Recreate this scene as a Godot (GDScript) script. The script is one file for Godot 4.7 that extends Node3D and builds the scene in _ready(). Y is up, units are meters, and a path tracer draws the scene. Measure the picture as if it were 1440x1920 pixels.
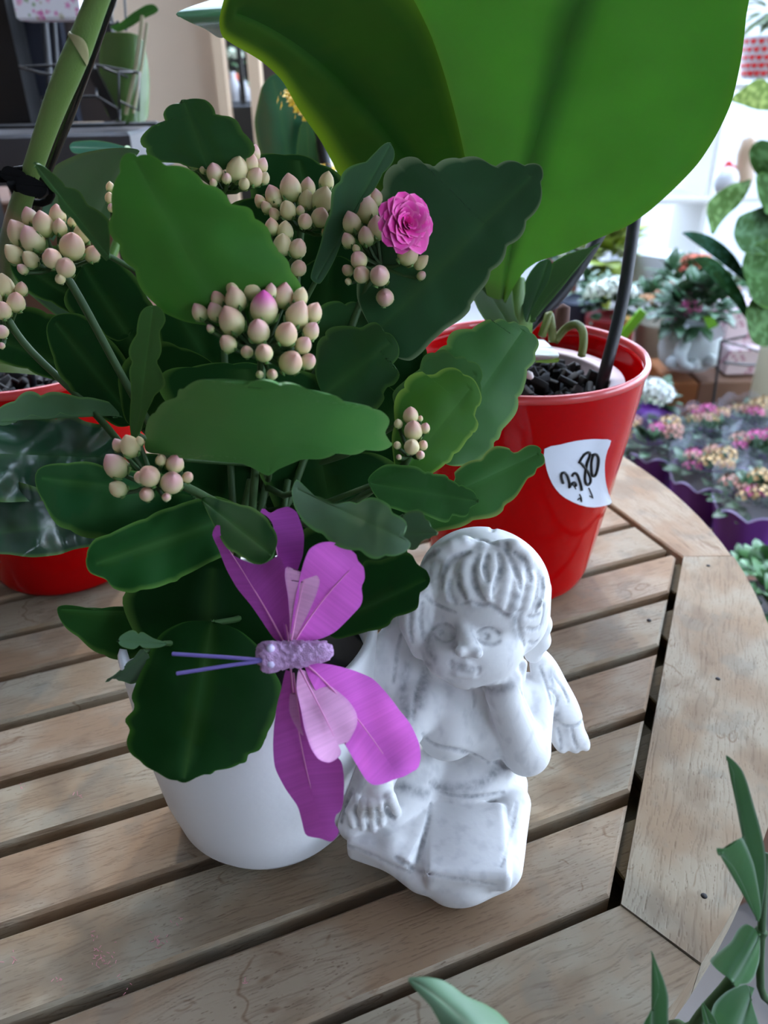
extends Node3D
# A garden-shop table: a kalanchoe with a feather butterfly in a cherub planter, an orchid in a glossy red pot, display racks around.
const TOP := 0.74          # height of the table top
const EYE := Vector3(0.0, 1.08, 0.0)
const LENS := 1450.0       # focal length of the camera in pixels of the 1440 x 1920 frame
var view := Basis.from_euler(Vector3(-0.517043, -0.364252, -0.022571))
var rng := RandomNumberGenerator.new()
var M := {}

# ---------- measuring: where a ray of the camera meets a depth or a height (used to take positions from sightings) ----------
func px(x: float, y: float, d: float) -> Vector3:
	return EYE + view * Vector3((x - 720.0) / LENS * d, -(y - 960.0) / LENS * d, -d)

func on(x: float, y: float, h: float) -> Vector3:
	var r: Vector3 = view * Vector3((x - 720.0) / LENS, -(y - 960.0) / LENS, -1.0)
	return EYE + r * ((h - EYE.y) / r.y)

func depth_of(p: Vector3) -> float:
	return -(view.transposed() * (p - EYE)).z

# ---------- mesh builder ----------
class MB:
	var P := PackedVector3Array()
	var UV := PackedVector2Array()
	var C := PackedColorArray()
	var I := PackedInt32Array()
	func v(p: Vector3, uv := Vector2.ZERO, c := Color.WHITE) -> int:
		P.append(p); UV.append(uv); C.append(c)
		return P.size() - 1
	func t(a: int, b: int, c: int) -> void:
		I.append(a); I.append(b); I.append(c)
	func q(a: int, b: int, c: int, d: int) -> void:
		t(a, b, c); t(a, c, d)
	func flat(pts: Array, c := Color.WHITE) -> void:   # a fan with its own vertices
		var first := P.size()
		for p in pts: v(p, Vector2(p.x, p.z), c)
		for i in range(1, pts.size() - 1): t(first, first + i, first + i + 1)
	# rows of points joined to a skin; wrap closes each row
	func skin(rows: Array, wrap := true, cols: Array = [], vs := 1.0, us := 1.0) -> void:
		var n: int = rows[0].size()
		var first := P.size()
		var m := n + 1 if wrap else n
		for j in rows.size():
			for i in m:
				v(rows[j][i % n], Vector2(us * float(i) / (m - 1), vs * float(j) / maxi(1, rows.size() - 1)), cols[j] if cols.size() else Color.WHITE)
		for j in rows.size() - 1:
			for i in m - 1:
				var a := first + j * m + i
				q(a, a + 1, a + m + 1, a + m)
	func lathe(prof: Array, at: Vector3, sides := 48, cols: Array = [], axis := Basis()) -> void:
		var rows := []
		for p in prof:
			var ring := PackedVector3Array()
			for i in sides:
				var a := TAU * i / sides
				ring.append(at + axis * Vector3(p[0] * cos(a), p[1], p[0] * sin(a)))
			rows.append(ring)
		skin(rows, true, cols, 1.0, 1.0)
	func tube(path: Array, rad: Array, sides := 10, cols: Array = []) -> void:
		var rows := []
		var cc := []
		var up := Vector3(0.31, 0.9, 0.27).normalized()
		var n := path.size()
		for j in n:
			var dir: Vector3 = (path[mini(j + 1, n - 1)] - path[maxi(j - 1, 0)]).normalized()
			var x := dir.cross(up).normalized()
			if x.length() < 0.1: x = dir.cross(Vector3.RIGHT).normalized()
			var y := dir.cross(x).normalized()
			up = -y if y.dot(up) < 0.0 else y
			y = up
			x = y.cross(dir).normalized()
			var r: float = rad[j] if rad.size() > 1 else rad[0]
			var ring := PackedVector3Array()
			for i in sides:
				var a := TAU * i / sides
				ring.append(path[j] + (x * cos(a) + y * sin(a)) * r)
			if j == 0:
				rows.append(pinched(path[0] - dir * r * 0.35, sides)); cc.append(cols[0] if cols.size() else Color.WHITE)
			rows.append(ring); cc.append(cols[mini(j, cols.size() - 1)] if cols.size() else Color.WHITE)
			if j == n - 1:
				rows.append(pinched(path[j] + dir * r * 0.35, sides)); cc.append(cols[cols.size() - 1] if cols.size() else Color.WHITE)
		skin(rows, true, cc)
	func pinched(p: Vector3, sides: int) -> PackedVector3Array:
		var r := PackedVector3Array()
		for i in sides: r.append(p)
		return r
	func box(c: Vector3, s: Vector3, b := Basis(), bev := 0.0, col := Color.WHITE) -> void:
		# a box with chamfered edges
		bev = minf(bev, minf(s.x, minf(s.y, s.z)) * 0.45)
		var h := s * 0.5
		var poly := []
		for k in [[1, 1], [-1, 1], [-1, -1], [1, -1]]:
			poly.append(Vector2(k[0] * h.x, k[1] * h.z))
		var pts := PackedVector2Array(poly)
		prism(pts, -h.y, h.y, bev, Transform3D(b, c), col)
	func prism(poly: PackedVector2Array, y0: float, y1: float, bev := 0.0, at := Transform3D(), col := Color.WHITE, grain := 0.0, off := Vector2.ZERO) -> void:
		# an outline in x, z raised from y0 to y1, its edges chamfered; uv runs with the grain (an angle in x, z)
		var n := poly.size()
		var inner := poly
		if bev > 0.0:
			var sh: Array = Geometry2D.offset_polygon(poly, -bev, Geometry2D.JOIN_MITER)
			if sh.size() == 1 and sh[0].size() == n:
				inner = PackedVector2Array()
				for p in poly:   # the inner corner that belongs to each outer one
					var best: Vector2 = sh[0][0]
					for s in sh[0]:
						if s.distance_to(p) < best.distance_to(p): best = s
					inner.append(best)
			else: bev = 0.0
		var g := Vector2(cos(grain), sin(grain))
		var levels := [[inner, y0], [poly, y0 + bev], [poly, y1 - bev], [inner, y1]] if bev > 0.0 else [[poly, y0], [poly, y1]]
		for j in levels.size() - 1:
			for i in n:
				var k := (i + 1) % n
				var f := P.size()
				for e in [[levels[j], i], [levels[j], k], [levels[j + 1], k], [levels[j + 1], i]]:
					var w: Vector2 = e[0][0][e[1]]
					v(at * Vector3(w.x, e[0][1], w.y), Vector2(w.dot(g), w.dot(g.orthogonal()) + e[0][1]) + off, col)
				q(f, f + 1, f + 2, f + 3)
		var tri := Geometry2D.triangulate_polygon(inner)
		for side in 2:
			var f2 := P.size()
			for w in inner: v(at * Vector3(w.x, y1 if side else y0, w.y), Vector2(w.dot(g), w.dot(g.orthogonal())) + off, col)
			for i in range(0, tri.size(), 3):
				# the sides wind one way for an outline of either turn; match the caps to it
				var area := 0.0
				for z in n: area += inner[z].cross(inner[(z + 1) % n])
				var a := tri[i]; var b := tri[i + 1]; var c := tri[i + 2]
				var ta := (inner[b] - inner[a]).cross(inner[c] - inner[a])
				if (ta > 0.0) == (area > 0.0):
					if side: t(f2 + a, f2 + b, f2 + c)
					else: t(f2 + a, f2 + c, f2 + b)
				else:
					if side: t(f2 + a, f2 + c, f2 + b)
					else: t(f2 + a, f2 + b, f2 + c)
	func mesh(m: Material, weld := true, orient := true) -> ArrayMesh:
		var vol := 0.0
		var mid := Vector3.ZERO
		for p in P: mid += p
		mid /= maxi(1, P.size())
		for i in range(0, I.size(), 3):
			vol += (P[I[i]] - mid).cross(P[I[i + 1]] - mid).dot(P[I[i + 2]] - mid)
		if orient and vol > 0.0:   # Godot's front faces run clockwise
			for i in range(0, I.size(), 3):
				var s := I[i + 1]; I[i + 1] = I[i + 2]; I[i + 2] = s
		var N := PackedVector3Array()
		N.resize(P.size())
		for i in range(0, I.size(), 3):
			var nn := (P[I[i + 2]] - P[I[i]]).cross(P[I[i + 1]] - P[I[i]])
			N[I[i]] += nn; N[I[i + 1]] += nn; N[I[i + 2]] += nn
		if weld:   # seams and pinched ends share their normals where they lie within 60 degrees
			var same := {}
			for i in P.size():
				var key := Vector3i((P[i] * 200000.0).round())
				if not same.has(key): same[key] = []
				same[key].append(i)
			var W := N.duplicate()
			for key in same:
				var l: Array = same[key]
				if l.size() < 2: continue
				for a in l:
					var s := Vector3.ZERO
					var na := N[a].normalized()
					for b in l:
						if na.dot(N[b].normalized()) > 0.55: s += N[b]
					W[a] = s
			N = W
		for i in N.size():
			N[i] = N[i].normalized() if N[i].length_squared() > 1e-24 else Vector3.UP
		var arr := []
		arr.resize(Mesh.ARRAY_MAX)
		arr[Mesh.ARRAY_VERTEX] = P; arr[Mesh.ARRAY_NORMAL] = N; arr[Mesh.ARRAY_TEX_UV] = UV; arr[Mesh.ARRAY_COLOR] = C; arr[Mesh.ARRAY_INDEX] = I
		var am := ArrayMesh.new()
		am.add_surface_from_arrays(Mesh.PRIMITIVE_TRIANGLES, arr)
		am.surface_set_material(0, m)
		return am

# ---------- things, parts, names ----------
var taken := {}
func numbered(called: String) -> String:
	taken[called] = taken.get(called, -1) + 1
	return called if taken[called] == 0 else "%s_%03d" % [called, taken[called]]

func tag(o: Node3D, label: String, category: String, group := "", kind := "") -> Node3D:
	if label: o.set_meta("label", label)
	if category: o.set_meta("category", category)
	if group: o.set_meta("group", group)
	if kind: o.set_meta("kind", kind)
	return o

func thing(called: String, at: Vector3, label: String, category: String, group := "") -> Node3D:
	var o := Node3D.new()
	o.name = numbered(called)
	add_child(o)
	o.position = at
	return tag(o, label, category, group)

# a mesh node; its geometry is given in world space and is moved under its parent
func obj(called: String, mesh: Mesh, parent: Node3D = null) -> MeshInstance3D:
	var o := MeshInstance3D.new()
	o.mesh = mesh
	o.cast_shadow = GeometryInstance3D.SHADOW_CASTING_SETTING_ON
	if parent == null:
		o.name = numbered(called)
		add_child(o)
	else:
		o.name = called
		parent.add_child(o, true)
		var back := Vector3.ZERO
		var up: Node = parent
		while up is Node3D and up != self:
			back -= up.position
			up = up.get_parent()
		o.position = back
	return o

func struct(called: String, mesh: Mesh, label := "") -> MeshInstance3D:
	var o := obj(called, mesh)
	o.set_meta("kind", "structure")
	if label: o.set_meta("label", label)
	return o

# ---------- materials ----------
func mat(called: String, col: Color, rough := 0.6, spec := 0.5) -> StandardMaterial3D:
	var m := StandardMaterial3D.new()
	m.resource_name = called
	m.albedo_color = col
	m.roughness = rough
	m.metallic_specular = spec
	M[called] = m
	return m

func noise(sd: int, freq: float, oct := 4) -> FastNoiseLite:
	var n := FastNoiseLite.new()
	n.seed = sd; n.frequency = freq; n.fractal_octaves = oct
	n.noise_type = FastNoiseLite.TYPE_SIMPLEX_SMOOTH
	return n

func bump(m: StandardMaterial3D, sd: int, freq: float, cm: float, scale := 8.0) -> void:
	var t := NoiseTexture2D.new()
	t.width = 256; t.height = 256; t.seamless = true
	t.noise = noise(sd, freq)
	m.heightmap_enabled = true
	m.heightmap_texture = t
	m.heightmap_scale = cm
	m.uv1_triplanar = true
	m.uv1_scale = Vector3.ONE * scale

func sm(a: float, b: float, x: float) -> float:
	var t := clampf((x - a) / (b - a), 0.0, 1.0)
	return t * t * (3.0 - 2.0 * t)

func taut(pts: Array, n: int) -> Array:   # a closed curve through the points that keeps their corners
	var out := []
	var c := pts.size()
	for i in c:
		var b: Vector2 = pts[i]
		var d: Vector2 = pts[(i + 1) % c]
		var m0: Vector2 = (d - pts[(i - 1 + c) % c]) * 0.5
		var m1: Vector2 = (pts[(i + 2) % c] - b) * 0.5
		var l := b.distance_to(d)
		m0 = m0.limit_length(l) * 0.75
		m1 = m1.limit_length(l) * 0.75
		for k in n:
			var t := float(k) / n
			var t2 := t * t
			var t3 := t2 * t
			out.append(b * (2.0 * t3 - 3.0 * t2 + 1.0) + m0 * (t3 - 2.0 * t2 + t) + d * (3.0 * t2 - 2.0 * t3) + m1 * (t3 - t2))
	return out

func spline(pts: Array, n: int, closed: bool) -> Array:   # Catmull-Rom through the points, n steps each
	var out := []
	var c := pts.size()
	for i in (c if closed else c - 1):
		var a = pts[(i - 1 + c) % c] if closed or i > 0 else pts[0]
		var b = pts[i]
		var d = pts[(i + 1) % c]
		var e = pts[(i + 2) % c] if closed or i + 2 < c else pts[c - 1]
		for k in n:
			var t := float(k) / n
			out.append(0.5 * ((2.0 * b) + (d - a) * t + (2.0 * a - 5.0 * b + 4.0 * d - e) * t * t + (3.0 * b - a - 3.0 * d + e) * t * t * t))
	if not closed: out.append(pts[c - 1])
	return out

func pairs(flat: Array) -> Array:
	var out := []
	for i in range(0, flat.size(), 2): out.append(Vector2(flat[i], flat[i + 1]))
	return out

var PLANTER := Vector3(0.043, TOP, -0.291)
var POT_A := Vector3(0.272, TOP, -0.442)
var POT_B := Vector3.ZERO

const LAMP_A := 1.5
const LAMP_B := 1.6

func spot(at: Vector3, target: Vector3, energy: float, label: String) -> void:
	var dir := (target - at).normalized()
	var t := thing("spotlight", at, label, "lamp")
	var sx := dir.cross(Vector3.UP).normalized()
	var b := Basis(sx, -dir, sx.cross(-dir))
	var mb := MB.new()
	mb.lathe([[0.0, 0.10], [0.030, 0.10], [0.036, 0.09], [0.036, -0.012], [0.033, -0.012], [0.033, 0.002], [0.0, 0.004]], at, 32, [], b)
	obj("housing", mb.mesh(M.lamp_black), t)
	var d := MB.new()
	d.lathe([[0.0, 0.003], [0.031, 0.003], [0.031, 0.0], [0.0, 0.0]], at, 28, [], b)
	obj("lamp_face", d.mesh(M.lamp_glow), t)
	var rod := MB.new()
	rod.tube([at - dir * 0.05, Vector3(at.x, at.y + 0.12, at.z - 0.02), Vector3(at.x, 2.75, at.z - 0.02)], [0.006], 8)
	obj("rod", rod.mesh(M.lamp_black), t)
	var l := SpotLight3D.new()
	l.name = "beam"
	t.add_child(l, true)
	l.look_at_from_position(at + dir * 0.02 - t.position, target - t.position)
	l.position = dir * 0.02
	l.light_color = Color(1.0, 0.975, 0.93)
	l.light_energy = energy
	l.spot_angle = 40.0
	l.spot_range = 9.0
	l.spot_attenuation = 2.0
	l.spot_angle_attenuation = 0.6
	l.light_size = 0.025
	l.shadow_enabled = true

func _ready() -> void:
	rng.seed = 7
	# camera: a phone held in portrait format, tilted down over the table
	var cam := Camera3D.new()
	cam.name = "camera"
	cam.fov = 67.015
	cam.near = 0.02
	cam.far = 60.0
	add_child(cam)
	cam.position = EYE
	cam.basis = view
	var att := CameraAttributesPhysical.new()
	att.frustum_focal_length = 18.125
	att.exposure_aperture = 7.0
	att.frustum_focus_distance = 0.36
	cam.attributes = att
	cam.make_current()
	# daylight through the glass roof
	var env := Environment.new()
	env.background_mode = Environment.BG_SKY
	var sky := Sky.new()
	var sky_m := ProceduralSkyMaterial.new()
	sky_m.sky_top_color = Color(0.79, 0.875, 1.0)
	sky_m.sky_horizon_color = Color(0.89, 0.94, 1.0)
	sky_m.sky_energy_multiplier = 3.1
	sky_m.ground_horizon_color = Color(0.80, 0.83, 0.86)   # a sunlit pale terrace
	sky_m.ground_bottom_color = Color(0.72, 0.74, 0.76)
	sky_m.ground_energy_multiplier = 1.8
	sky.sky_material = sky_m
	env.sky = sky
	env.tonemap_mode = Environment.TONE_MAPPER_LINEAR
	env.tonemap_exposure = 1.0
	env.sdfgi_enabled = true
	env.ssao_enabled = true
	env.ssil_enabled = true
	var we := WorldEnvironment.new()
	we.name = "world_environment"
	we.environment = env
	add_child(we)
	# two spotlights of the shop, hung beyond the table
	mat("lamp_black", Color(0.03, 0.03, 0.03), 0.5)
	var glow := mat("lamp_glow", Color(1.0, 0.95, 0.86), 0.5)
	glow.emission_enabled = true
	glow.emission = Color(1.0, 0.93, 0.82)
	glow.emission_energy_multiplier = 4.0
	spot(Vector3(0.85, 2.45, -1.55), Vector3(0.05, TOP + 0.1, -0.30), LAMP_A, "black spotlight hung near the roof light, aimed at the table")
	spot(Vector3(0.10, 2.45, -1.90), Vector3(0.10, TOP + 0.1, -0.30), LAMP_B, "black spotlight hung between the far wall and the table")
	POT_B = on(138, 1045, TOP)
	POT_B.y = TOP
	palette()
	build_room()
	build_table()
	var pot := red_pot("flower_pot", POT_A, "glossy red glass pot with a torn white price sticker beside the cherub planter")
	price_sticker(pot)
	grow_pot("plant_pot", POT_A + Vector3(0, 0.022, 0), "white plastic pot of bark set inside the stickered red pot", "white liner pots")
	red_pot("flower_pot", POT_B, "glossy red glass pot half hidden below the crinkled kalanchoe leaves")
	grow_pot("plant_pot", POT_B + Vector3(0, 0.022, 0), "white plastic pot set inside the half hidden red pot", "white liner pots")
	build_planter()
	build_kalanchoe()
	build_orchids()
	build_butterfly()
	build_shop()

func palette() -> void:
	var m := mat("red_glass", Color(0.64, 0.010, 0.020), 0.10, 0.2)
	m.clearcoat_enabled = true
	m.clearcoat = 0.08
	m.clearcoat_roughness = 0.04
	m = mat("clear_lip", Color(0.72, 0.13, 0.13), 0.08, 0.4)
	m.clearcoat_enabled = true
	mat("white_plastic", Color(0.78, 0.70, 0.71), 0.4)
	m = mat("bark", Color(0.075, 0.07, 0.068), 0.75)
	m = mat("paper", Color(0.84, 0.86, 0.90), 0.45)
	mat("ink", Color(0.03, 0.035, 0.05), 0.5)
	for l in [["leaf", 0.45, 0.30], ["leaf_gloss", 0.22, 0.12], ["orchid_leaf", 0.42, 1.0], ["orchid_gloss", 0.22, 0.30]]:
		m = mat(l[0], Color.WHITE, l[1], 0.34 if l[0] == "leaf" else 0.5)
		m.vertex_color_use_as_albedo = true
		m.backlight_enabled = true
		m.backlight = Color(0.85 * l[2], 1.0 * l[2], 0.45 * l[2])
		bump(m, 3, 0.03, 0.003, 30.0)
	m = mat("orchid_shaded", Color.WHITE, 0.75, 0.15)  # duller copy of the orchid leaf material, standing for a leaf in shade
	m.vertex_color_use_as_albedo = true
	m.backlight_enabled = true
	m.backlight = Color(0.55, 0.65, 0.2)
	m = mat("leaf_matt", Color.WHITE, 0.65, 0.15)
	m.vertex_color_use_as_albedo = true
	m.backlight_enabled = true
	m.backlight = Color(0.2, 0.26, 0.1)
	m = mat("leaf_shaded", Color.WHITE, 0.6, 0.18)  # for kalanchoe leaves in shade; the darkness is in their vertex colours
	m.vertex_color_use_as_albedo = true
	m = mat("bud", Color.WHITE, 0.5)
	m.vertex_color_use_as_albedo = true
	m.subsurf_scatter_enabled = true
	m.subsurf_scatter_strength = 0.1
	m = mat("petal", Color.WHITE, 0.55)
	m.vertex_color_use_as_albedo = true
	m.backlight_enabled = true
	m.backlight = Color(0.5, 0.3, 0.45)
	m = mat("feather", Color.WHITE, 0.7, 0.3)
	m.vertex_color_use_as_albedo = true
	m.backlight_enabled = true
	m.backlight = Color(0.5, 0.4, 0.5)
	var barbs := Image.create(8, 512, false, Image.FORMAT_RGB8)
	var br := RandomNumberGenerator.new()
	br.seed = 12
	var tone := 0.95
	for y in 512:
		tone = lerpf(tone, br.randf_range(0.90, 1.0), 0.45)
		for x in 8: barbs.set_pixel(x, y, Color(tone, tone, tone))
	m.albedo_texture = ImageTexture.create_from_image(barbs)
	mat("quill", Color(0.88, 0.55, 0.76), 0.5)
	m = mat("lilac", Color(0.76, 0.60, 0.77), 0.6)
	bump(m, 9, 0.08, 0.06, 90.0)
	mat("lilac_pale", Color(0.80, 0.75, 0.88), 0.4)
	mat("antenna", Color(0.42, 0.36, 0.62), 0.4)
	mat("stem", Color(0.17, 0.29, 0.11), 0.6)
	mat("orchid_stem", Color(0.27, 0.42, 0.12), 0.45)
	mat("root", Color(0.36, 0.40, 0.16), 0.55)
	mat("dry", Color(0.30, 0.18, 0.13), 0.8)
	mat("cane", Color(0.055, 0.065, 0.09), 0.5)
	mat("cane_gloss", Color(0.05, 0.05, 0.055), 0.25)
	m = mat("spike", Color.WHITE, 0.45)
	m.vertex_color_use_as_albedo = true
	bump(m, 5, 0.05, 0.01, 60.0)
	mat("bract", Color(0.58, 0.56, 0.40), 0.6)
	m = mat("black_plastic", Color(0.02, 0.02, 0.022), 0.6, 0.25)
	m = mat("white_petal", Color.WHITE, 0.5)
	m.vertex_color_use_as_albedo = true
	m.backlight_enabled = true
	m.backlight = Color(0.4, 0.4, 0.4)
	mat("white_petal_plain", Color(0.78, 0.74, 0.72), 0.5)
	m = mat("plaster", Color(0.80, 0.80, 0.81), 0.75)
	m.vertex_color_use_as_albedo = true
	m.albedo_color = Color.WHITE
	bump(m, 21, 0.03, 0.006, 22.0)
	mat("soil", Color(0.08, 0.065, 0.055), 0.9)

# ---------- wood ----------
func wood_texture() -> Array:
	# weathered teak: grain along u; fibres, soft tone patches, dark pores and water stains
	var w := 1024
	var h := 512
	var a := noise(11, 0.004, 4)
	var b := noise(12, 0.05, 3)
	var c := noise(13, 0.008, 4)
	var d := noise(14, 0.011, 3)
	var im := Image.create(w, h, false, Image.FORMAT_RGB8)
	var bm := Image.create(w, h, false, Image.FORMAT_RGB8)
	var dark := Color(0.33, 0.25, 0.19)
	var grey := Color(0.655, 0.605, 0.53)
	var tan_ := Color(0.60, 0.51, 0.415)
	for y in h:
		var fy := absf(y - h * 0.5 + 0.5)      # mirrored in v and a closed ring in u, so that repeats join
		for x in w:
			var ca := cos(TAU * x / w) * w / TAU
			var sa := sin(TAU * x / w) * w / TAU
			var warp := a.get_noise_3d(ca * 0.6, sa * 0.6, fy * 1.5) * 26.0
			var fib := b.get_noise_3d(ca * 0.16, sa * 0.16, (fy + warp) * 4.2)
			var fine := b.get_noise_3d(ca * 0.5 + 900.0, sa * 0.5, fy * 15.0)
			var patch := c.get_noise_3d(ca * 0.55, sa * 0.55, fy * 0.9 + 300.0)
			var col := tan_.lerp(grey, sm(-0.35, 0.35, patch))
			col = col.lerp(Color(0.51, 0.43, 0.35), 0.42 * sm(0.12, 0.5, c.get_noise_3d(ca * 0.8 + 700.0, sa * 0.8, fy * 1.6)))
			col = col.lerp(Color(0.50, 0.485, 0.45), 0.32 * sm(0.2, 0.5, c.get_noise_3d(ca * 1.1 - 300.0, sa * 1.1, fy * 1.3 + 120.0)))
			col = col.lerp(dark, 0.22 * sm(0.05, 0.6, fib))
			col = col.lerp(dark, 0.24 * sm(0.34, 0.55, fine))
			var pore := b.get_noise_3d(ca * 0.9 - 400.0, sa * 0.9, fy * 7.0 + 900.0)
			col = col.lerp(dark, 0.55 * sm(0.42, 0.6, pore) * sm(-0.1, 0.35, patch))
			var ring := absf(d.get_noise_3d(ca * 0.45 + 55.0, sa * 0.45, fy * 1.0 - 80.0))
			col = col.lerp(Color(0.36, 0.23, 0.14), 0.38 * sm(0.045, 0.0, ring) * sm(0.22, 0.4, patch + 0.1 * fib))
			im.set_pixel(x, y, col)
			var hh := 0.55 - 0.25 * sm(0.05, 0.6, fib) - 0.3 * sm(0.3, 0.55, fine)
			bm.set_pixel(x, y, Color(hh, hh, hh))
	return [ImageTexture.create_from_image(im), ImageTexture.create_from_image(bm)]

func wood_material(called: String, tint: Color, tex: Array) -> StandardMaterial3D:
	var m := mat(called, tint, 0.72, 0.35)
	m.albedo_texture = tex[0]
	m.uv1_scale = Vector3(3.0, 5.2, 1.0)
	m.heightmap_enabled = true
	m.heightmap_texture = tex[1]
	m.heightmap_scale = 0.045
	return m

const MID := Vector2(0.018, -0.557)    # centre of the table, x and z
const APOTHEM := 0.3875                # of the octagon that the frame boards leave open
const RADIUS := 0.4585

func octagon(apothem: float) -> PackedVector2Array:
	var p := PackedVector2Array()
	for k in 8:
		var a := deg_to_rad(22.5 + 45.0 * k)
		p.append(MID + Vector2(cos(a), sin(a)) * apothem / cos(deg_to_rad(22.5)))
	return p

func build_table() -> void:
	var tex := wood_texture()
	var woods := [wood_material("teak", Color(0.90, 0.87, 0.84), tex), wood_material("teak_grey", Color(0.87, 0.87, 0.85), tex), wood_material("teak_warm", Color(0.90, 0.84, 0.78), tex)]
	var tongue_m := wood_material("teak_dark", Color(0.56, 0.55, 0.45), tex)
	var t := thing("garden_table", Vector3(MID.x, 0, MID.y), "round weathered teak garden table of parallel slats in an eight-sided frame", "table")
	var open := octagon(APOTHEM - 0.0055)
	var pitch := 0.04693
	for k in 17:
		var near := -0.1723 - pitch * k - 0.0032
		var far := near - pitch + 0.0064
		if k == 16: far = MID.y - APOTHEM + 0.006
		var strip := PackedVector2Array([Vector2(-0.6, near), Vector2(0.6, near), Vector2(0.6, far), Vector2(-0.6, far)])
		var cut: Array = Geometry2D.intersect_polygons(strip, open)
		if cut.is_empty(): continue
		var lift := rng.randf_range(-0.0006, 0.0006)
		var mb := MB.new()
		mb.prism(cut[0], TOP - 0.018 + lift, TOP + lift, 0.0017, Transform3D(), Color.WHITE, rng.randf_range(-0.012, 0.012), Vector2(rng.randf(), k * 0.117))
		var slat := obj("slat", mb.mesh(woods[[0, 1, 0, 1][k % 4]], false), t)
		# the tongues that carry it in the frame, set lower, with shade put into a darker tint
		for s in [-1.0, 1.0]:
			var x0: float = 0.0
			for p in cut[0]: x0 = maxf(x0, s * (p.x - MID.x))
			var tb := MB.new()
			tb.box(Vector3(MID.x + s * (x0 - 0.004), TOP - 0.0125, (near + far) * 0.5), Vector3(0.042, 0.009, near - far - 0.009), Basis(), 0.0008)
			obj("tongue", tb.mesh(tongue_m, false), slat)
	# the eight boards of the rim, mitred at the corners of the octagon, round outside
	var inner := octagon(APOTHEM)
	for k in 8:
		var a0 := 22.5 + 45.0 * k
		var poly := PackedVector2Array()
		for i in 17:
			var a := deg_to_rad(a0 + 0.06 + (45.0 - 0.12) * i / 16.0)
			poly.append(MID + Vector2(cos(a), sin(a)) * RADIUS)
		var q0: Vector2 = inner[(k + 1) % 8]
		var q1: Vector2 = inner[k]
		poly.append(q0.lerp(q1, 0.0007))
		poly.append(q1.lerp(q0, 0.0007))
		var lift := rng.randf_range(-0.0004, 0.0005)
		var mb := MB.new()
		var turn := deg_to_rad(a0 + 22.5 + 90.0)
		mb.prism(poly, TOP - 0.024 + lift, TOP + lift, 0.0012, Transform3D(), Color.WHITE, turn, Vector2(0.31 * k, 0.17 * k))
		obj("frame_board", mb.mesh(woods[[1, 1, 1, 0][k % 4]], false), t)
	var rail := octagon(APOTHEM + 0.012)
	var rail_in := octagon(APOTHEM - 0.034)
	for k in 8:
		var poly := PackedVector2Array([rail[k], rail[(k + 1) % 8], rail_in[(k + 1) % 8], rail_in[k]])
		var mb := MB.new()
		mb.prism(poly, TOP - 0.046, TOP - 0.0245, 0.001)
		obj("rail", mb.mesh(tongue_m, false), t)  # dark backing added under the rim so the gaps look black
	# the heads of its fixing pegs
	for q in [[1328, 1061], [1217, 1163], [1320, 1680], [1346, 1273]]:
		var mb := MB.new()
		mb.lathe([[0.0, 0.0], [0.0016, 0.0], [0.0012, 0.0006], [0.0, 0.0008]], on(q[0], q[1], TOP + 0.0003), 12)
		obj("peg", mb.mesh(M.bark), t)
	# what lies below: two bearers, an apron and four legs
	for z in [-0.24, 0.24]:
		var mb := MB.new()
		mb.box(Vector3(MID.x + z, TOP - 0.034, MID.y), Vector3(0.04, 0.03, 0.74), Basis(), 0.002)
		obj("bearer", mb.mesh(tongue_m, false), t)
	for s in [[-1, -1], [1, -1], [1, 1], [-1, 1]]:
		var mb := MB.new()
		mb.box(Vector3(MID.x + 0.24 * s[0], (TOP - 0.05) * 0.5, MID.y + 0.24 * s[1]), Vector3(0.045, TOP - 0.05, 0.045), Basis(), 0.003)
		obj("leg", mb.mesh(woods[0], false), t)

# ---------- the red glass pots ----------
func red_pot(called: String, at: Vector3, label: String) -> Node3D:
	var t := thing(called, at, label, "flower pot", "glossy red pots")
	var mb := MB.new()
	# outside: heavy foot, swelling side, rolled lip; inside: red wall down to a floor
	mb.lathe([[0.0, 0.0], [0.050, 0.0], [0.0555, 0.0012], [0.0585, 0.005], [0.0605, 0.012], [0.066, 0.045], [0.0718, 0.085], [0.0768, 0.12], [0.0805, 0.15], [0.0822, 0.1665], [0.0822, 0.168],
		[0.0795, 0.168], [0.0785, 0.165], [0.0765, 0.150], [0.0735, 0.128], [0.055, 0.020], [0.0, 0.018]], at, 96)
	obj("wall", mb.mesh(M.red_glass), t)
	var lip := MB.new()
	lip.lathe([[0.0795, 0.1679], [0.0800, 0.1712], [0.0816, 0.1728], [0.0834, 0.1722], [0.0842, 0.1700], [0.0838, 0.1676], [0.0822, 0.1668], [0.0802, 0.1672], [0.0795, 0.1679]], at, 96)
	obj("glass_lip", lip.mesh(M.clear_lip), t)
	return t

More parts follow.
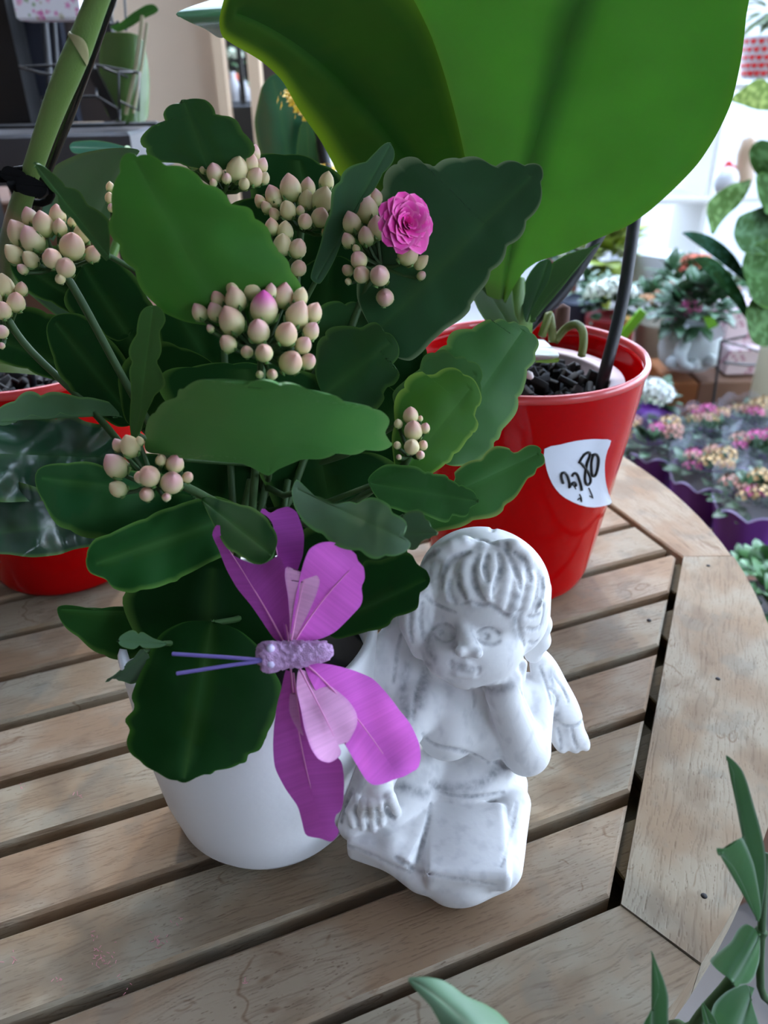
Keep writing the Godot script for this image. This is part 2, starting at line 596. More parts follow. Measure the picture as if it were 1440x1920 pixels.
func grow_pot(called: String, at: Vector3, label: String, group: String) -> Node3D:
	var t := thing(called, at, label, "plant pot", group)
	var mb := MB.new()
	mb.lathe([[0.0, 0.0], [0.044, 0.0], [0.0612, 0.128], [0.0692, 0.130], [0.0700, 0.1325], [0.0692, 0.1345], [0.0602, 0.1345], [0.0592, 0.132], [0.0588, 0.112], [0.0, 0.110]], at, 72)
	obj("pot_wall", mb.mesh(M.white_plastic), t)
	# bark and peat: lumps heaped inside
	var bk := MB.new()
	var rows := []
	var n1 := noise(31, 38.0, 3)
	for j in 15:
		var ring := PackedVector3Array()
		for i in 48:
			var a := TAU * i / 48
			var r := 0.0585 * j / 14.0
			var x := r * cos(a)
			var z := r * sin(a)
			ring.append(at + Vector3(x, 0.122 + 0.006 * n1.get_noise_2d(x * 4.0, z * 4.0) + 0.006 * (1.0 - j / 14.0), z))
		rows.append(ring)
	rows.append(bk.pinched(at + Vector3(0, 0.105, 0), 48))
	bk.skin(rows, true)
	for i in 110:
		var a := rng.randf() * TAU
		var r := sqrt(rng.randf()) * 0.052
		var b := Basis.from_euler(Vector3(rng.randf() * 6.0, rng.randf() * 6.0, rng.randf() * 6.0))
		bk.box(at + Vector3(r * cos(a), 0.127 + rng.randf() * 0.006, r * sin(a)), Vector3(rng.randf_range(0.005, 0.015), rng.randf_range(0.003, 0.006), rng.randf_range(0.004, 0.010)), b, 0.001)
	tag(obj("bark", bk.mesh(M.bark, true, false), t), "black bark pieces and peat", "", "", "stuff")
	return t

func pot_radius(h: float) -> float:      # outside of a red pot's side at a height above its foot
	var p := [[0.005, 0.0585], [0.012, 0.0605], [0.045, 0.066], [0.085, 0.0718], [0.12, 0.0768], [0.15, 0.0805], [0.1665, 0.0822]]
	for i in p.size() - 1:
		if h <= p[i + 1][0]: return lerpf(p[i][1], p[i + 1][1], (h - p[i][0]) / (p[i + 1][0] - p[i][0]))
	return 0.0822

# point of the pot's side that a camera ray meets, pushed out a little
func on_pot(at: Vector3, x: float, y: float, out := 0.0) -> Vector3:
	var lo := 0.2
	var hi := depth_of(at) + 0.05
	var d := lo
	while d < hi:
		var p := px(x, y, d)
		var r := pot_radius(p.y - at.y) + out
		if Vector2(p.x - at.x, p.z - at.z).length() < r: return p
		d += 0.0002
	return px(x, y, depth_of(at) - 0.02)

func price_sticker(pot: Node3D) -> void:
	var at := pot.position
	var edge := spline(pairs([1021, 842, 1050, 834, 1080, 827, 1110, 823.5, 1130, 824, 1146, 826, 1139, 845, 1134.5, 865, 1134, 885, 1136, 905, 1141, 925, 1147, 942, 1135, 948, 1112, 951.5, 1088, 947, 1060, 934, 1042, 917, 1030, 895, 1023, 870]), 2, true)
	var mb := MB.new()
	var mid := Vector2(1085, 885)
	var rows := []
	for j in 7:
		var ring := PackedVector3Array()
		for e in edge:
			var p: Vector2 = mid.lerp(e, j / 6.0)
			# the corner nearest the table has come away from the glass
			ring.append(on_pot(at, p.x, p.y, 0.0006 + 0.0035 * sm(1105.0, 1150.0, p.x)))
		rows.append(ring)
	mb.skin(rows, true)
	var back := []
	for j in 7:
		var ring := PackedVector3Array()
		for p in rows[6 - j]:
			var o := Vector3(p.x - at.x, 0, p.z - at.z).normalized()
			ring.append(p - o * 0.00025)
		back.append(ring)
	mb.skin(back, true)
	mb.skin([rows[6], back[0]], true)
	var s := obj("price_sticker", mb.mesh(M.paper), pot)
	s.set_meta("label", "torn white sticker with a handwritten price")
	# the handwriting: pen strokes a fifth of a millimetre proud of the paper
	var ink := MB.new()
	var strokes := [
		[1056, 906, 1053, 897, 1052.5, 890, 1055, 886.5, 1059, 886.5, 1063, 891, 1066, 899, 1068, 908, 1068, 914, 1070, 909, 1075, 905, 1079, 906, 1080, 911],
		[1073, 893, 1075, 888.5, 1079, 887.5, 1083, 891, 1086, 899, 1089, 909, 1091, 919],
		[1074, 909, 1077, 912, 1080, 917],
		[1086, 868, 1090, 860, 1096, 852, 1102, 848.5, 1106, 850, 1105, 857, 1101, 868, 1099, 878, 1097, 890, 1097, 900, 1099, 907, 1103, 909, 1107, 904, 1107, 896, 1103, 886, 1097, 877, 1091, 870, 1086, 865],
		[1110, 854, 1114, 852, 1119, 853, 1122, 859, 1122, 869, 1120, 881, 1117, 890, 1113.5, 893, 1110, 889, 1109, 879, 1109, 867, 1111, 857, 1114, 852],
		[1083, 938, 1087, 934, 1090, 940], [1087, 927, 1090, 934, 1091, 941], [1104, 915, 1107, 921, 1110, 928, 1112, 934], [1106, 930, 1112, 934]]
	for st in strokes:
		var path := []
		for p in spline(pairs(st), 4, false):
			path.append(on_pot(at, p.x, p.y, 0.0009 + 0.0035 * sm(1105.0, 1150.0, p.x)))
		ink.tube(path, [0.00095 if st.size() > 12 else 0.0004], 6)
	obj("handwriting", ink.mesh(M.ink), s)

# ---------- leaves: an outline and the depths of base and tip; the blade between is bent, cupped and has thickness ----------
func depth_at(p: Vector2, b: Vector3, t: Vector3, o: Dictionary) -> float:
	var ax := Vector2(t.x - b.x, t.y - b.y)
	var l := ax.length()
	ax /= l
	var q := p - Vector2(b.x, b.y)
	var s := q.dot(ax) / l
	var v := q.dot(ax.orthogonal()) / l
	var sc := clampf(s, -0.25, 1.25)
	return lerpf(b.z, t.z, sc) + o.get("roll", 0.0) * v + o.get("cup", 0.0) * v * v + o.get("arch", 0.0) * 4.0 * sc * (1.0 - sc)

func leaf(parent: Node3D, called: String, flat: Array, base: Array, tip: Array, o := {}) -> MeshInstance3D:
	var b := Vector3(base[0], base[1], base[2])
	var t := Vector3(tip[0], tip[1], tip[2])
	var pts := taut(pairs(flat), 6)
	var area := 0.0
	for i in pts.size(): area += pts[i].cross(pts[(i + 1) % pts.size()])
	if area < 0.0: pts.reverse()
	# even steps along the edge
	var per := 0.0
	for i in pts.size(): per += pts[i].distance_to(pts[(i + 1) % pts.size()])
	var n := clampi(int(per / o.get("step", 5.5)), 40, 300)
	var edge := []
	var acc := 0.0
	var want := 0.0
	for i in pts.size():
		var a: Vector2 = pts[i]
		var c: Vector2 = pts[(i + 1) % pts.size()]
		var dl := a.distance_to(c)
		while want < acc + dl and edge.size() < n:
			edge.append(a.lerp(c, (want - acc) / maxf(dl, 0.0001)))
			want += per / n
		acc += dl
	n = edge.size()
	var amp: float = o.get("teeth", 10.0 if o.get("mat", M.leaf) == M.leaf and parent.name.begins_with("kalanchoe") else 0.0)
	if amp > 0.0:
		var lobes := maxf(4.0, roundf(per / o.get("wave", 66.0)))
		var ed := edge.duplicate()
		for i in n:
			var tg: Vector2 = (edge[(i + 1) % n] - edge[(i - 1 + n) % n]).normalized()
			var s: float = (edge[i] - Vector2(b.x, b.y)).length() / Vector2(t.x - b.x, t.y - b.y).length()
			var lobe := pow(absf(sin(PI * lobes * (i + 0.5 * n / lobes * sin(i * 5.0 / n * TAU) * 0.25) / n)), 0.8) - 0.75
			ed[i] = edge[i] - tg.orthogonal() * -amp * lobe * sm(0.25, 0.6, s)
		edge = ed
	var k: int = o.get("rings", 7)
	var mb := MB.new()
	var bend := Vector2((b.x + t.x) * 0.5, (b.y + t.y) * 0.5)
	if o.has("bend"): bend = Vector2(o.bend[0], o.bend[1])
	var ax := Vector2(t.x - b.x, t.y - b.y)
	var nz := noise(int(b.x * 7.0 + b.y) + 5, 0.006, 2)
	var ripple: float = o.get("ripple", 0.0006)
	var F := []
	for j in k + 1:
		var row := PackedVector3Array()
		for i in n:
			var s := clampf((edge[i] - Vector2(b.x, b.y)).dot(ax) / ax.length_squared(), 0.03, 0.97)
			var m := Vector2(b.x, b.y).lerp(bend, s).lerp(bend.lerp(Vector2(t.x, t.y), s), s)
			var u := float(j) / k
			var p: Vector2 = m.lerp(edge[i], u)
			var d := depth_at(p, b, t, o) + ripple * nz.get_noise_2d(p.x, p.y) * 2.0
			if o.has("fold"):
				var lat: float = (p - m).dot(ax.orthogonal().normalized()) / 1000.0
				d += absf(lat) * (o.fold[0] if lat > 0.0 else o.fold[1])
			d += o.get("groove", 0.0003) * exp(-u * u * 40.0)
			row.append(px(p.x, p.y, d))
		F.append(row)
	var th: float = o.get("thick", 0.0012)
	var col: Color = o.get("col", Color(0.045, 0.15, 0.03))
	var rim: Color = o.get("rim", col.lerp(Color(0.14, 0.28, 0.05), 0.45))
	var rib: Color = o.get("rib", col.lerp(Color(0.10, 0.24, 0.06), 0.15))
	var under: Color = o.get("under", col.lerp(Color(0.10, 0.22, 0.08), 0.4))
	for side in 2:
		for jj in k + 1:
			var j := jj if side == 0 else k - jj
			var u := float(j) / k
			for i in n:
				var p: Vector3 = F[j][i]
				var c := col.lerp(rim, sm(o.get("rimw", 0.95), 1.0, u)).lerp(rib, exp(-u * u * 90.0))
				c = c * (1.0 + 0.12 * nz.get_noise_3d(p.x * 4000.0, p.y * 4000.0, p.z * 4000.0))
				if o.has("blotch"): c = c.lerp(o.blotch, sm(0.05, 0.25, nz.get_noise_3d(p.x * 9000.0, p.y * 9000.0, p.z * 9000.0)))
				c.a = 1.0
				if side == 1:
					var j0 := maxi(1, j)
					var du: Vector3 = F[j0][(i + 1) % n] - F[j0][(i - 1 + n) % n]
					var dv: Vector3 = F[mini(j0 + 1, k)][i] - F[j0 - 1][i]
					var nn := du.cross(dv).normalized()
					if nn.dot(EYE - p) < 0.0: nn = -nn
					p -= nn * th * (1.0 - pow(u, 4.0))
					c = under
				mb.v(p, Vector2(u, float(i) / n), c)
	var rows := 2 * (k + 1)
	for j in rows - 1:
		if j == k: continue
		for i in n:
			var a := j * n + i
			var a2 := j * n + (i + 1) % n
			mb.q(a, a2, a2 + n, a + n)
	var made := obj(called, mb.mesh(o.get("mat", M.leaf)), parent)
	if o.has("stalk"):    # its stalk, back to the stem it grows from
		var b3 := px(b.x, b.y, b.z + 0.001)
		var to: Vector3 = o.stalk
		var foot := to + (px(500, 560, 0.38) - to) * clampf((b3.y - to.y - 0.035) / 0.14, 0.0, 0.95)
		var sk := MB.new()
		sk.tube([px(lerpf(b.x, t.x, 0.06), lerpf(b.y, t.y, 0.06), lerpf(b.z, t.z, 0.06) + 0.0016), b3.lerp(foot, 0.35) - Vector3.UP * 0.004, foot], [0.0011, 0.0014, 0.0017], 7)
		obj("leaf_stalk", sk.mesh(M.stem), made)
	return made

# ---------- the kalanchoe ----------
const GREEN := Color(0.040, 0.125, 0.026)

func build_kalanchoe() -> Node3D:
	var k := thing("kalanchoe", PLANTER + Vector3(0, 0.10, 0), "bushy kalanchoe with scalloped dark green leaves and cream pink buds in the cherub planter", "plant")
	var root := PLANTER + Vector3(0.004, 0.10, 0.0)
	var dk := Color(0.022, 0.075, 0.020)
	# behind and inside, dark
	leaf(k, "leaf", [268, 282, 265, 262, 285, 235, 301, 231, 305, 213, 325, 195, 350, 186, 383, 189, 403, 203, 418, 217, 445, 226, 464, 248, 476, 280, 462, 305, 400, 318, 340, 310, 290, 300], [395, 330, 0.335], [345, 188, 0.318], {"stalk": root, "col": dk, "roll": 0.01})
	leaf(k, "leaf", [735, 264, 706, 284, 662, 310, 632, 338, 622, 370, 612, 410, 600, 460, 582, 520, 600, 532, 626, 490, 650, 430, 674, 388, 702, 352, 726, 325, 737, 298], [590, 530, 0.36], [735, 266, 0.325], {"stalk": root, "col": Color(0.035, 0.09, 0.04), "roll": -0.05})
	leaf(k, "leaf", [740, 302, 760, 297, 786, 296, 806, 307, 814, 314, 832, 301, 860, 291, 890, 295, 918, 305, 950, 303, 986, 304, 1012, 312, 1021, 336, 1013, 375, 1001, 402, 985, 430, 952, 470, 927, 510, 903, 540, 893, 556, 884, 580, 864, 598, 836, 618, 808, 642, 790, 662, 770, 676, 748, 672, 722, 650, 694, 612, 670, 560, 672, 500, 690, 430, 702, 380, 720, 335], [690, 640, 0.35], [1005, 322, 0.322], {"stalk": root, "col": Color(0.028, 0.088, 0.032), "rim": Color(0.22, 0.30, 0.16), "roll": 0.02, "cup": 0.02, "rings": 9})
	leaf(k, "leaf", [590, 590, 612, 570, 640, 564, 670, 570, 692, 586, 706, 608, 700, 650, 660, 680, 610, 660], [600, 680, 0.36], [690, 575, 0.352], {"stalk": root, "col": dk})
	leaf(k, "leaf", [604, 625, 640, 612, 680, 608, 706, 607, 732, 624, 745, 648, 746, 668, 741, 684, 748, 700, 739, 722, 728, 730, 724, 750, 700, 768, 650, 770, 606, 740, 590, 690], [600, 745, 0.35], [735, 640, 0.338], {"stalk": root, "col": dk, "cup": 0.03})
	leaf(k, "leaf", [832, 642, 850, 624, 880, 611, 918, 600, 924, 606, 938, 598, 964, 601, 972, 611, 988, 612, 1002, 622, 1009, 644, 1001, 662, 1004, 676, 992, 700, 981, 722, 979, 742, 966, 772, 951, 800, 936, 824, 926, 828, 923, 846, 905, 862, 880, 872, 840, 872, 800, 840, 786, 780, 800, 700], [800, 880, 0.375], [985, 612, 0.372], {"stalk": root, "col": Color(0.032, 0.115, 0.022), "rim": Color(0.14, 0.24, 0.05), "roll": -0.02, "cup": 0.03})
	leaf(k, "leaf", [735, 740, 758, 716, 780, 690, 798, 668, 815, 655, 836, 657, 852, 672, 872, 668, 894, 684, 908, 706, 905, 734, 895, 752, 850, 760, 800, 780, 760, 800], [740, 800, 0.345], [895, 700, 0.338], {"stalk": root, "col": Color(0.06, 0.17, 0.045), "cup": 0.02})
	leaf(k, "leaf", [752, 724, 770, 706, 794, 695, 798, 700, 830, 691, 868, 695, 888, 714, 903, 745, 902, 764, 890, 780, 895, 796, 893, 815, 876, 824, 866, 836, 858, 846, 850, 850, 844, 868, 822, 880, 800, 894, 764, 902, 742, 880, 735, 830, 738, 770], [745, 900, 0.335], [885, 725, 0.325], {"stalk": root, "col": Color(0.045, 0.15, 0.016), "rim": Color(0.20, 0.34, 0.05), "roll": -0.01, "cup": 0.02})
	leaf(k, "leaf", [1021, 846, 1019, 868, 1006, 878, 1004, 892, 980, 915, 952, 945, 948, 956, 918, 970, 872, 986, 820, 997, 786, 1002, 760, 975, 790, 930, 848, 902, 850, 884, 890, 862, 930, 838, 958, 836, 966, 845, 990, 837, 1010, 838], [740, 975, 0.345], [1015, 848, 0.345], {"stalk": root, "col": Color(0.028, 0.11, 0.018), "rim": Color(0.20, 0.26, 0.06)})
	leaf(k, "leaf", [690, 900, 720, 872, 760, 872, 806, 882, 812, 889, 836, 893, 840, 900, 868, 906, 872, 915, 890, 924, 900, 938, 897, 950, 882, 953, 874, 966, 850, 972, 838, 979, 800, 966, 760, 960, 716, 945], [690, 905, 0.325], [900, 940, 0.318], {"stalk": root, "col": Color(0.024, 0.10, 0.02), "rim": Color(0.10, 0.24, 0.05)})
	# the lower ring, over the planter; shade is put into the darkest greens
	leaf(k, "leaf", [618, 1190, 636, 1140, 672, 1080, 684, 1052, 712, 1052, 752, 1034, 772, 1040, 782, 1054, 800, 1068, 806, 1086, 801, 1100, 788, 1116, 782, 1140, 764, 1150, 742, 1158, 730, 1172, 704, 1182, 660, 1192, 634, 1198], [590, 1180, 0.315], [805, 1085, 0.298], {"stalk": root, "col": Color(0.010, 0.048, 0.009), "rim": Color(0.04, 0.11, 0.02), "roll": 0.02, "mat": M.leaf_shaded, "teeth": 4.0})
	leaf(k, "leaf", [105, 1138, 140, 1136, 180, 1140, 240, 1134, 290, 1106, 340, 1112, 352, 1150, 330, 1190, 290, 1215, 240, 1237, 206, 1234, 186, 1226, 160, 1208, 124, 1178], [350, 1150, 0.355], [108, 1142, 0.335], {"stalk": root, "col": Color(0.014, 0.055, 0.010), "mat": M.leaf_shaded, "teeth": 4.0})
	leaf(k, "leaf", [230, 1120, 300, 1060, 400, 1040, 470, 1070, 520, 1120, 540, 1200, 500, 1260, 420, 1280, 330, 1260, 260, 1200], [400, 1060, 0.345], [380, 1280, 0.335], {"stalk": root, "col": Color(0.007, 0.028, 0.007), "mat": M.leaf_shaded})
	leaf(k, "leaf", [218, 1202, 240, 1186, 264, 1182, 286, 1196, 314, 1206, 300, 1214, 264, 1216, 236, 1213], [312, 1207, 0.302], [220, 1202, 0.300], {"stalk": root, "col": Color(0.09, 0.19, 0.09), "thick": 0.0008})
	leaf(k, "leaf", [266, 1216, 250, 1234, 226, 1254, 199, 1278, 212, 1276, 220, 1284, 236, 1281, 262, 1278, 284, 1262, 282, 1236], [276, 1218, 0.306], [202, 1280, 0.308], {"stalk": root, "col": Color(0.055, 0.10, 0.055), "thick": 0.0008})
	leaf(k, "leaf", [300, 1190, 346, 1166, 400, 1166, 452, 1184, 500, 1228, 526, 1280, 528, 1316, 516, 1346, 502, 1372, 500, 1386, 486, 1406, 466, 1414, 462, 1430, 434, 1440, 404, 1444, 396, 1452, 368, 1458, 344, 1468, 318, 1462, 296, 1448, 270, 1436, 246, 1414, 238, 1392, 241, 1366, 235, 1350, 250, 1330, 246, 1308, 254, 1286, 272, 1240], [400, 1150, 0.312], [345, 1468, 0.284], {"stalk": root, "col": Color(0.006, 0.028, 0.005), "rim": Color(0.03, 0.09, 0.012), "cup": 0.035, "rings": 9, "mat": M.leaf_shaded, "teeth": 4.0})
	# crinkled leaves over the pot behind
	leaf(k, "leaf", [-30, 790, 0, 786, 60, 778, 106, 786, 130, 776, 160, 790, 200, 800, 232, 830, 220, 880, 150, 930, 60, 940, -30, 930], [240, 860, 0.40], [-20, 850, 0.37], {"stalk": root, "col": Color(0.016, 0.060, 0.028), "ripple": 0.005, "mat": M.leaf_gloss})
	leaf(k, "leaf", [-30, 900, 40, 905, 110, 930, 160, 960, 200, 1000, 190, 1020, 140, 1030, 110, 1040, 60, 1045, 20, 1040, -30, 1030], [190, 980, 0.40], [-20, 1000, 0.37], {"stalk": root, "col": Color(0.022, 0.055, 0.030), "ripple": 0.005, "mat": M.leaf_gloss})
	leaf(k, "leaf", [66, 884, 110, 868, 160, 866, 220, 878, 300, 888, 350, 910, 360, 960, 310, 1000, 240, 1016, 170, 1010, 110, 985, 78, 940], [370, 930, 0.345], [70, 895, 0.315], {"stalk": root, "col": Color(0.012, 0.055, 0.013), "ripple": 0.002, "mat": M.leaf_shaded, "teeth": 4.0})
	leaf(k, "leaf", [160, 1042, 180, 1010, 240, 985, 320, 950, 400, 930, 452, 950, 462, 990, 440, 1030, 400, 1052, 384, 1060, 340, 1082, 330, 1092, 280, 1104, 250, 1111, 214, 1104, 196, 1088, 168, 1072], [450, 965, 0.335], [175, 1060, 0.305], {"stalk": root, "col": Color(0.010, 0.050, 0.010), "ripple": 0.002, "mat": M.leaf_shaded, "teeth": 4.0})
	leaf(k, "leaf", [-5, 800, 0, 765, 40, 738, 90, 736, 150, 742, 200, 752, 240, 770, 250, 785, 180, 776, 120, 778, 60, 784, 20, 792], [250, 778, 0.40], [-5, 790, 0.36], {"stalk": root, "col": Color(0.035, 0.09, 0.03)})
	# dark leaves added to fill the heart of the plant with shade
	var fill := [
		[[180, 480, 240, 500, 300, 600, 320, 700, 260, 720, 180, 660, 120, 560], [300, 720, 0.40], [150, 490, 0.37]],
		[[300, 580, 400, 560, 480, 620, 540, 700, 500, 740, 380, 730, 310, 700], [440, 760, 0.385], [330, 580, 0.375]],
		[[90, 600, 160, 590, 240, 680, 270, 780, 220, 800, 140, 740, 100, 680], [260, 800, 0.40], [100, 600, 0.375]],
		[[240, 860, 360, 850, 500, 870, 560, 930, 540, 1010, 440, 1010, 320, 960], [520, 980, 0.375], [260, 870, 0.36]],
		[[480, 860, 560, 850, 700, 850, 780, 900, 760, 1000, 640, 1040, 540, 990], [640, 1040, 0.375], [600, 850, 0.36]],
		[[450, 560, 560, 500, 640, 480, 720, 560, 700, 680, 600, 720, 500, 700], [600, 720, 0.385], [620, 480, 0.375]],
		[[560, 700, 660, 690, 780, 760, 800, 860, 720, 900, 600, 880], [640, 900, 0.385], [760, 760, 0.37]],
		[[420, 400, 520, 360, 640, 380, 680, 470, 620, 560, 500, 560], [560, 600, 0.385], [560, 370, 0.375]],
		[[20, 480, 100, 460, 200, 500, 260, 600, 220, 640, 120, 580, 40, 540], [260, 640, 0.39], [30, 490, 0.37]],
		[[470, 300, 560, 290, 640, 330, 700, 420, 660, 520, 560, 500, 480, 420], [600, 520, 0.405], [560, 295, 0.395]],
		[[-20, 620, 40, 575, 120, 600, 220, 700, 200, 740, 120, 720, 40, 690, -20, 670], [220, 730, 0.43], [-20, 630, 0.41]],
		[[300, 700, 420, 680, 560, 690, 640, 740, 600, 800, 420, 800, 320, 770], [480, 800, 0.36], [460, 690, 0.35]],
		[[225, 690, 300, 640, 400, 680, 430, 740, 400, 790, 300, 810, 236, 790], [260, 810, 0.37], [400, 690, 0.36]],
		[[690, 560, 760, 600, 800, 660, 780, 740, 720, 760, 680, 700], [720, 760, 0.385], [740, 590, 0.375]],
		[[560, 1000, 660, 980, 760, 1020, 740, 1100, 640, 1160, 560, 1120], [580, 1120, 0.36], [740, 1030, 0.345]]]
	for f in fill: leaf(k, "leaf", f[0], f[1], f[2], {"stalk": root, "col": Color(0.010, 0.040, 0.010), "mat": M.leaf_shaded, "teeth": 4.0})
	# in front
	leaf(k, "leaf", [62, 303, 92, 322, 116, 338, 142, 356, 166, 378, 188, 396, 204, 414, 206, 460, 200, 490, 164, 446, 122, 400, 92, 352], [212, 490, 0.31], [63, 304, 0.285], {"stalk": root, "col": Color(0.04, 0.115, 0.032), "roll": 0.03})
	leaf(k, "leaf", [284, 568, 302, 582, 311, 602, 302, 640, 300, 690, 309, 722, 292, 742, 276, 772, 262, 812, 249, 832, 243, 792, 246, 722, 242, 680, 248, 630, 264, 590], [255, 830, 0.32], [288, 572, 0.30], {"stalk": root, "col": Color(0.045, 0.135, 0.03), "roll": 0.02})
	leaf(k, "leaf", [258, 286, 300, 300, 350, 317, 374, 330, 394, 344, 430, 372, 448, 386, 472, 394, 500, 428, 510, 452, 526, 468, 540, 490, 545, 510, 562, 524, 564, 548, 540, 572, 480, 600, 420, 612, 350, 604, 300, 582, 272, 550, 254, 518, 232, 484, 212, 448, 203, 412, 208, 388, 214, 350, 222, 312, 236, 290], [430, 620, 0.305], [248, 292, 0.262], {"stalk": root, "col": Color(0.045, 0.17, 0.022), "rim": Color(0.08, 0.22, 0.03), "roll": 0.03, "cup": 0.03, "rings": 10})
	leaf(k, "leaf", [268, 822, 276, 800, 284, 772, 306, 756, 332, 746, 334, 727, 368, 716, 404, 712, 436, 722, 480, 715, 540, 718, 582, 734, 612, 740, 652, 752, 668, 766, 690, 760, 712, 766, 728, 788, 722, 812, 738, 826, 736, 836, 700, 846, 640, 853, 560, 865, 522, 880, 502, 892, 470, 876, 430, 862, 370, 858, 310, 855, 276, 844], [505, 890, 0.292], [520, 722, 0.252], {"stalk": root, "col": Color(0.065, 0.21, 0.045), "rim": Color(0.10, 0.24, 0.06), "roll": 0.0, "cup": 0.012, "rings": 9, "thick": 0.0016})
	leaf(k, "leaf", [556, 899, 574, 914, 596, 934, 626, 945, 662, 940, 700, 935, 732, 946, 744, 962, 762, 984, 757, 1000, 769, 1020, 757, 1034, 720, 1048, 680, 1040, 640, 1026, 600, 1002, 570, 980, 552, 950, 547, 920], [552, 915, 0.30], [765, 1015, 0.268], {"stalk": root, "col": Color(0.085, 0.16, 0.075), "rim": Color(0.10, 0.26, 0.06), "roll": 0.03})
	leaf(k, "leaf", [752, 966, 784, 959, 804, 972, 808, 986, 819, 1000, 812, 1006, 808, 1016, 792, 1020, 770, 1031, 750, 1020, 743, 990], [745, 1000, 0.29], [818, 1000, 0.28], {"stalk": root, "col": Color(0.085, 0.17, 0.085)})
	leaf(k, "leaf", [378, 930, 420, 938, 468, 950, 498, 968, 514, 990, 520, 1018, 512, 1044, 492, 1058, 462, 1052, 440, 1036, 428, 1030, 414, 1010, 398, 980], [375, 935, 0.312], [515, 1045, 0.283], {"stalk": root, "col": Color(0.014, 0.055, 0.010), "roll": 0.02, "mat": M.leaf_shaded, "teeth": 4.0})
	# stems
	for s in [[[440, 962, 0.318], [400, 940, 0.315], [345, 912, 0.312], [300, 905, 0.309]], [[470, 1000, 0.35], [480, 860, 0.335], [490, 700, 0.32], [492, 640, 0.315]], [[520, 1000, 0.36], [600, 780, 0.36], [680, 560, 0.352], [715, 500, 0.345]],
		[[480, 1000, 0.36], [540, 700, 0.38], [560, 480, 0.37], [565, 420, 0.362]], [[440, 1000, 0.36], [420, 640, 0.37], [420, 400, 0.35], [415, 340, 0.338]], [[430, 1040, 0.36], [260, 760, 0.36], [150, 560, 0.345], [105, 490, 0.335]],
		[[560, 1010, 0.36], [680, 930, 0.35], [750, 880, 0.335], [770, 845, 0.325]], [[420, 1080, 0.37], [200, 800, 0.39], [60, 660, 0.38], [15, 600, 0.37]], [[440, 1230, 0.385], [440, 1100, 0.37], [450, 1000, 0.36], [470, 900, 0.35]], [[560, 1200, 0.385], [540, 1100, 0.37], [530, 1000, 0.36], [540, 900, 0.36]]]:
		var path := []
		for p in s: path.append(px(p[0], p[1], p[2]))
		path = spline(path, 5, false)
		var mb := MB.new()
		mb.tube(path, [0.0018], 8)
		obj("stem", mb.mesh(M.stem), k)
	build_buds(k)
	return k

func bud_mesh(tip: Color) -> ArrayMesh:
	# a swollen bud, one unit across, pointing up, with four folded petals and a green calyx below
	var mb := MB.new()
	var rows := []
	var cols := []
	var prof := [[0.0, -0.54], [0.16, -0.52], [0.33, -0.42], [0.46, -0.22], [0.50, -0.02], [0.465, 0.18], [0.375, 0.36], [0.25, 0.50], [0.13, 0.60], [0.045, 0.665], [0.0, 0.68]]
	for j in prof.size():
		var ring := PackedVector3Array()
		for i in 24:
			var a := TAU * i / 24
			var tw: float = prof[j][1] * 0.9
			var lob := 1.0 - 0.075 * pow(absf(cos(2.0 * (a + tw))), 8.0) * sm(-0.2, 0.4, prof[j][1])
			ring.append(Vector3(prof[j][0] * cos(a) * lob, prof[j][1], prof[j][0] * sin(a) * lob))
		rows.append(ring)
		var u: float = (prof[j][1] + 0.52) / 1.18
		var c := Color(0.25, 0.36, 0.10).lerp(Color(0.60, 0.555, 0.28), sm(0.05, 0.45, u)).lerp(tip, sm(0.35, 0.98, u))
		cols.append(c)
	mb.skin(rows, true, cols)
	for q in 4:   # calyx
		var a := TAU * (q + 0.5) / 4
		var o := Vector3(cos(a), 0, sin(a))
		var s := Vector3(-sin(a), 0, cos(a))
		var p := [o * 0.20 - Vector3.UP * 0.58, o * 0.47 + s * 0.16 - Vector3.UP * 0.36, o * 0.56 - Vector3.UP * 0.08, o * 0.47 - s * 0.16 - Vector3.UP * 0.36]
		var g := Color(0.10, 0.20, 0.05)
		var r1 := PackedVector3Array([p[0], p[1], p[2], p[3]])
		mb.skin([mb.pinched(o * 0.5 - Vector3.UP * 0.36, 4), r1, mb.pinched(o * 0.25 - Vector3.UP * 0.3, 4)], true, [g, g, g])
	return mb.mesh(M.bud)

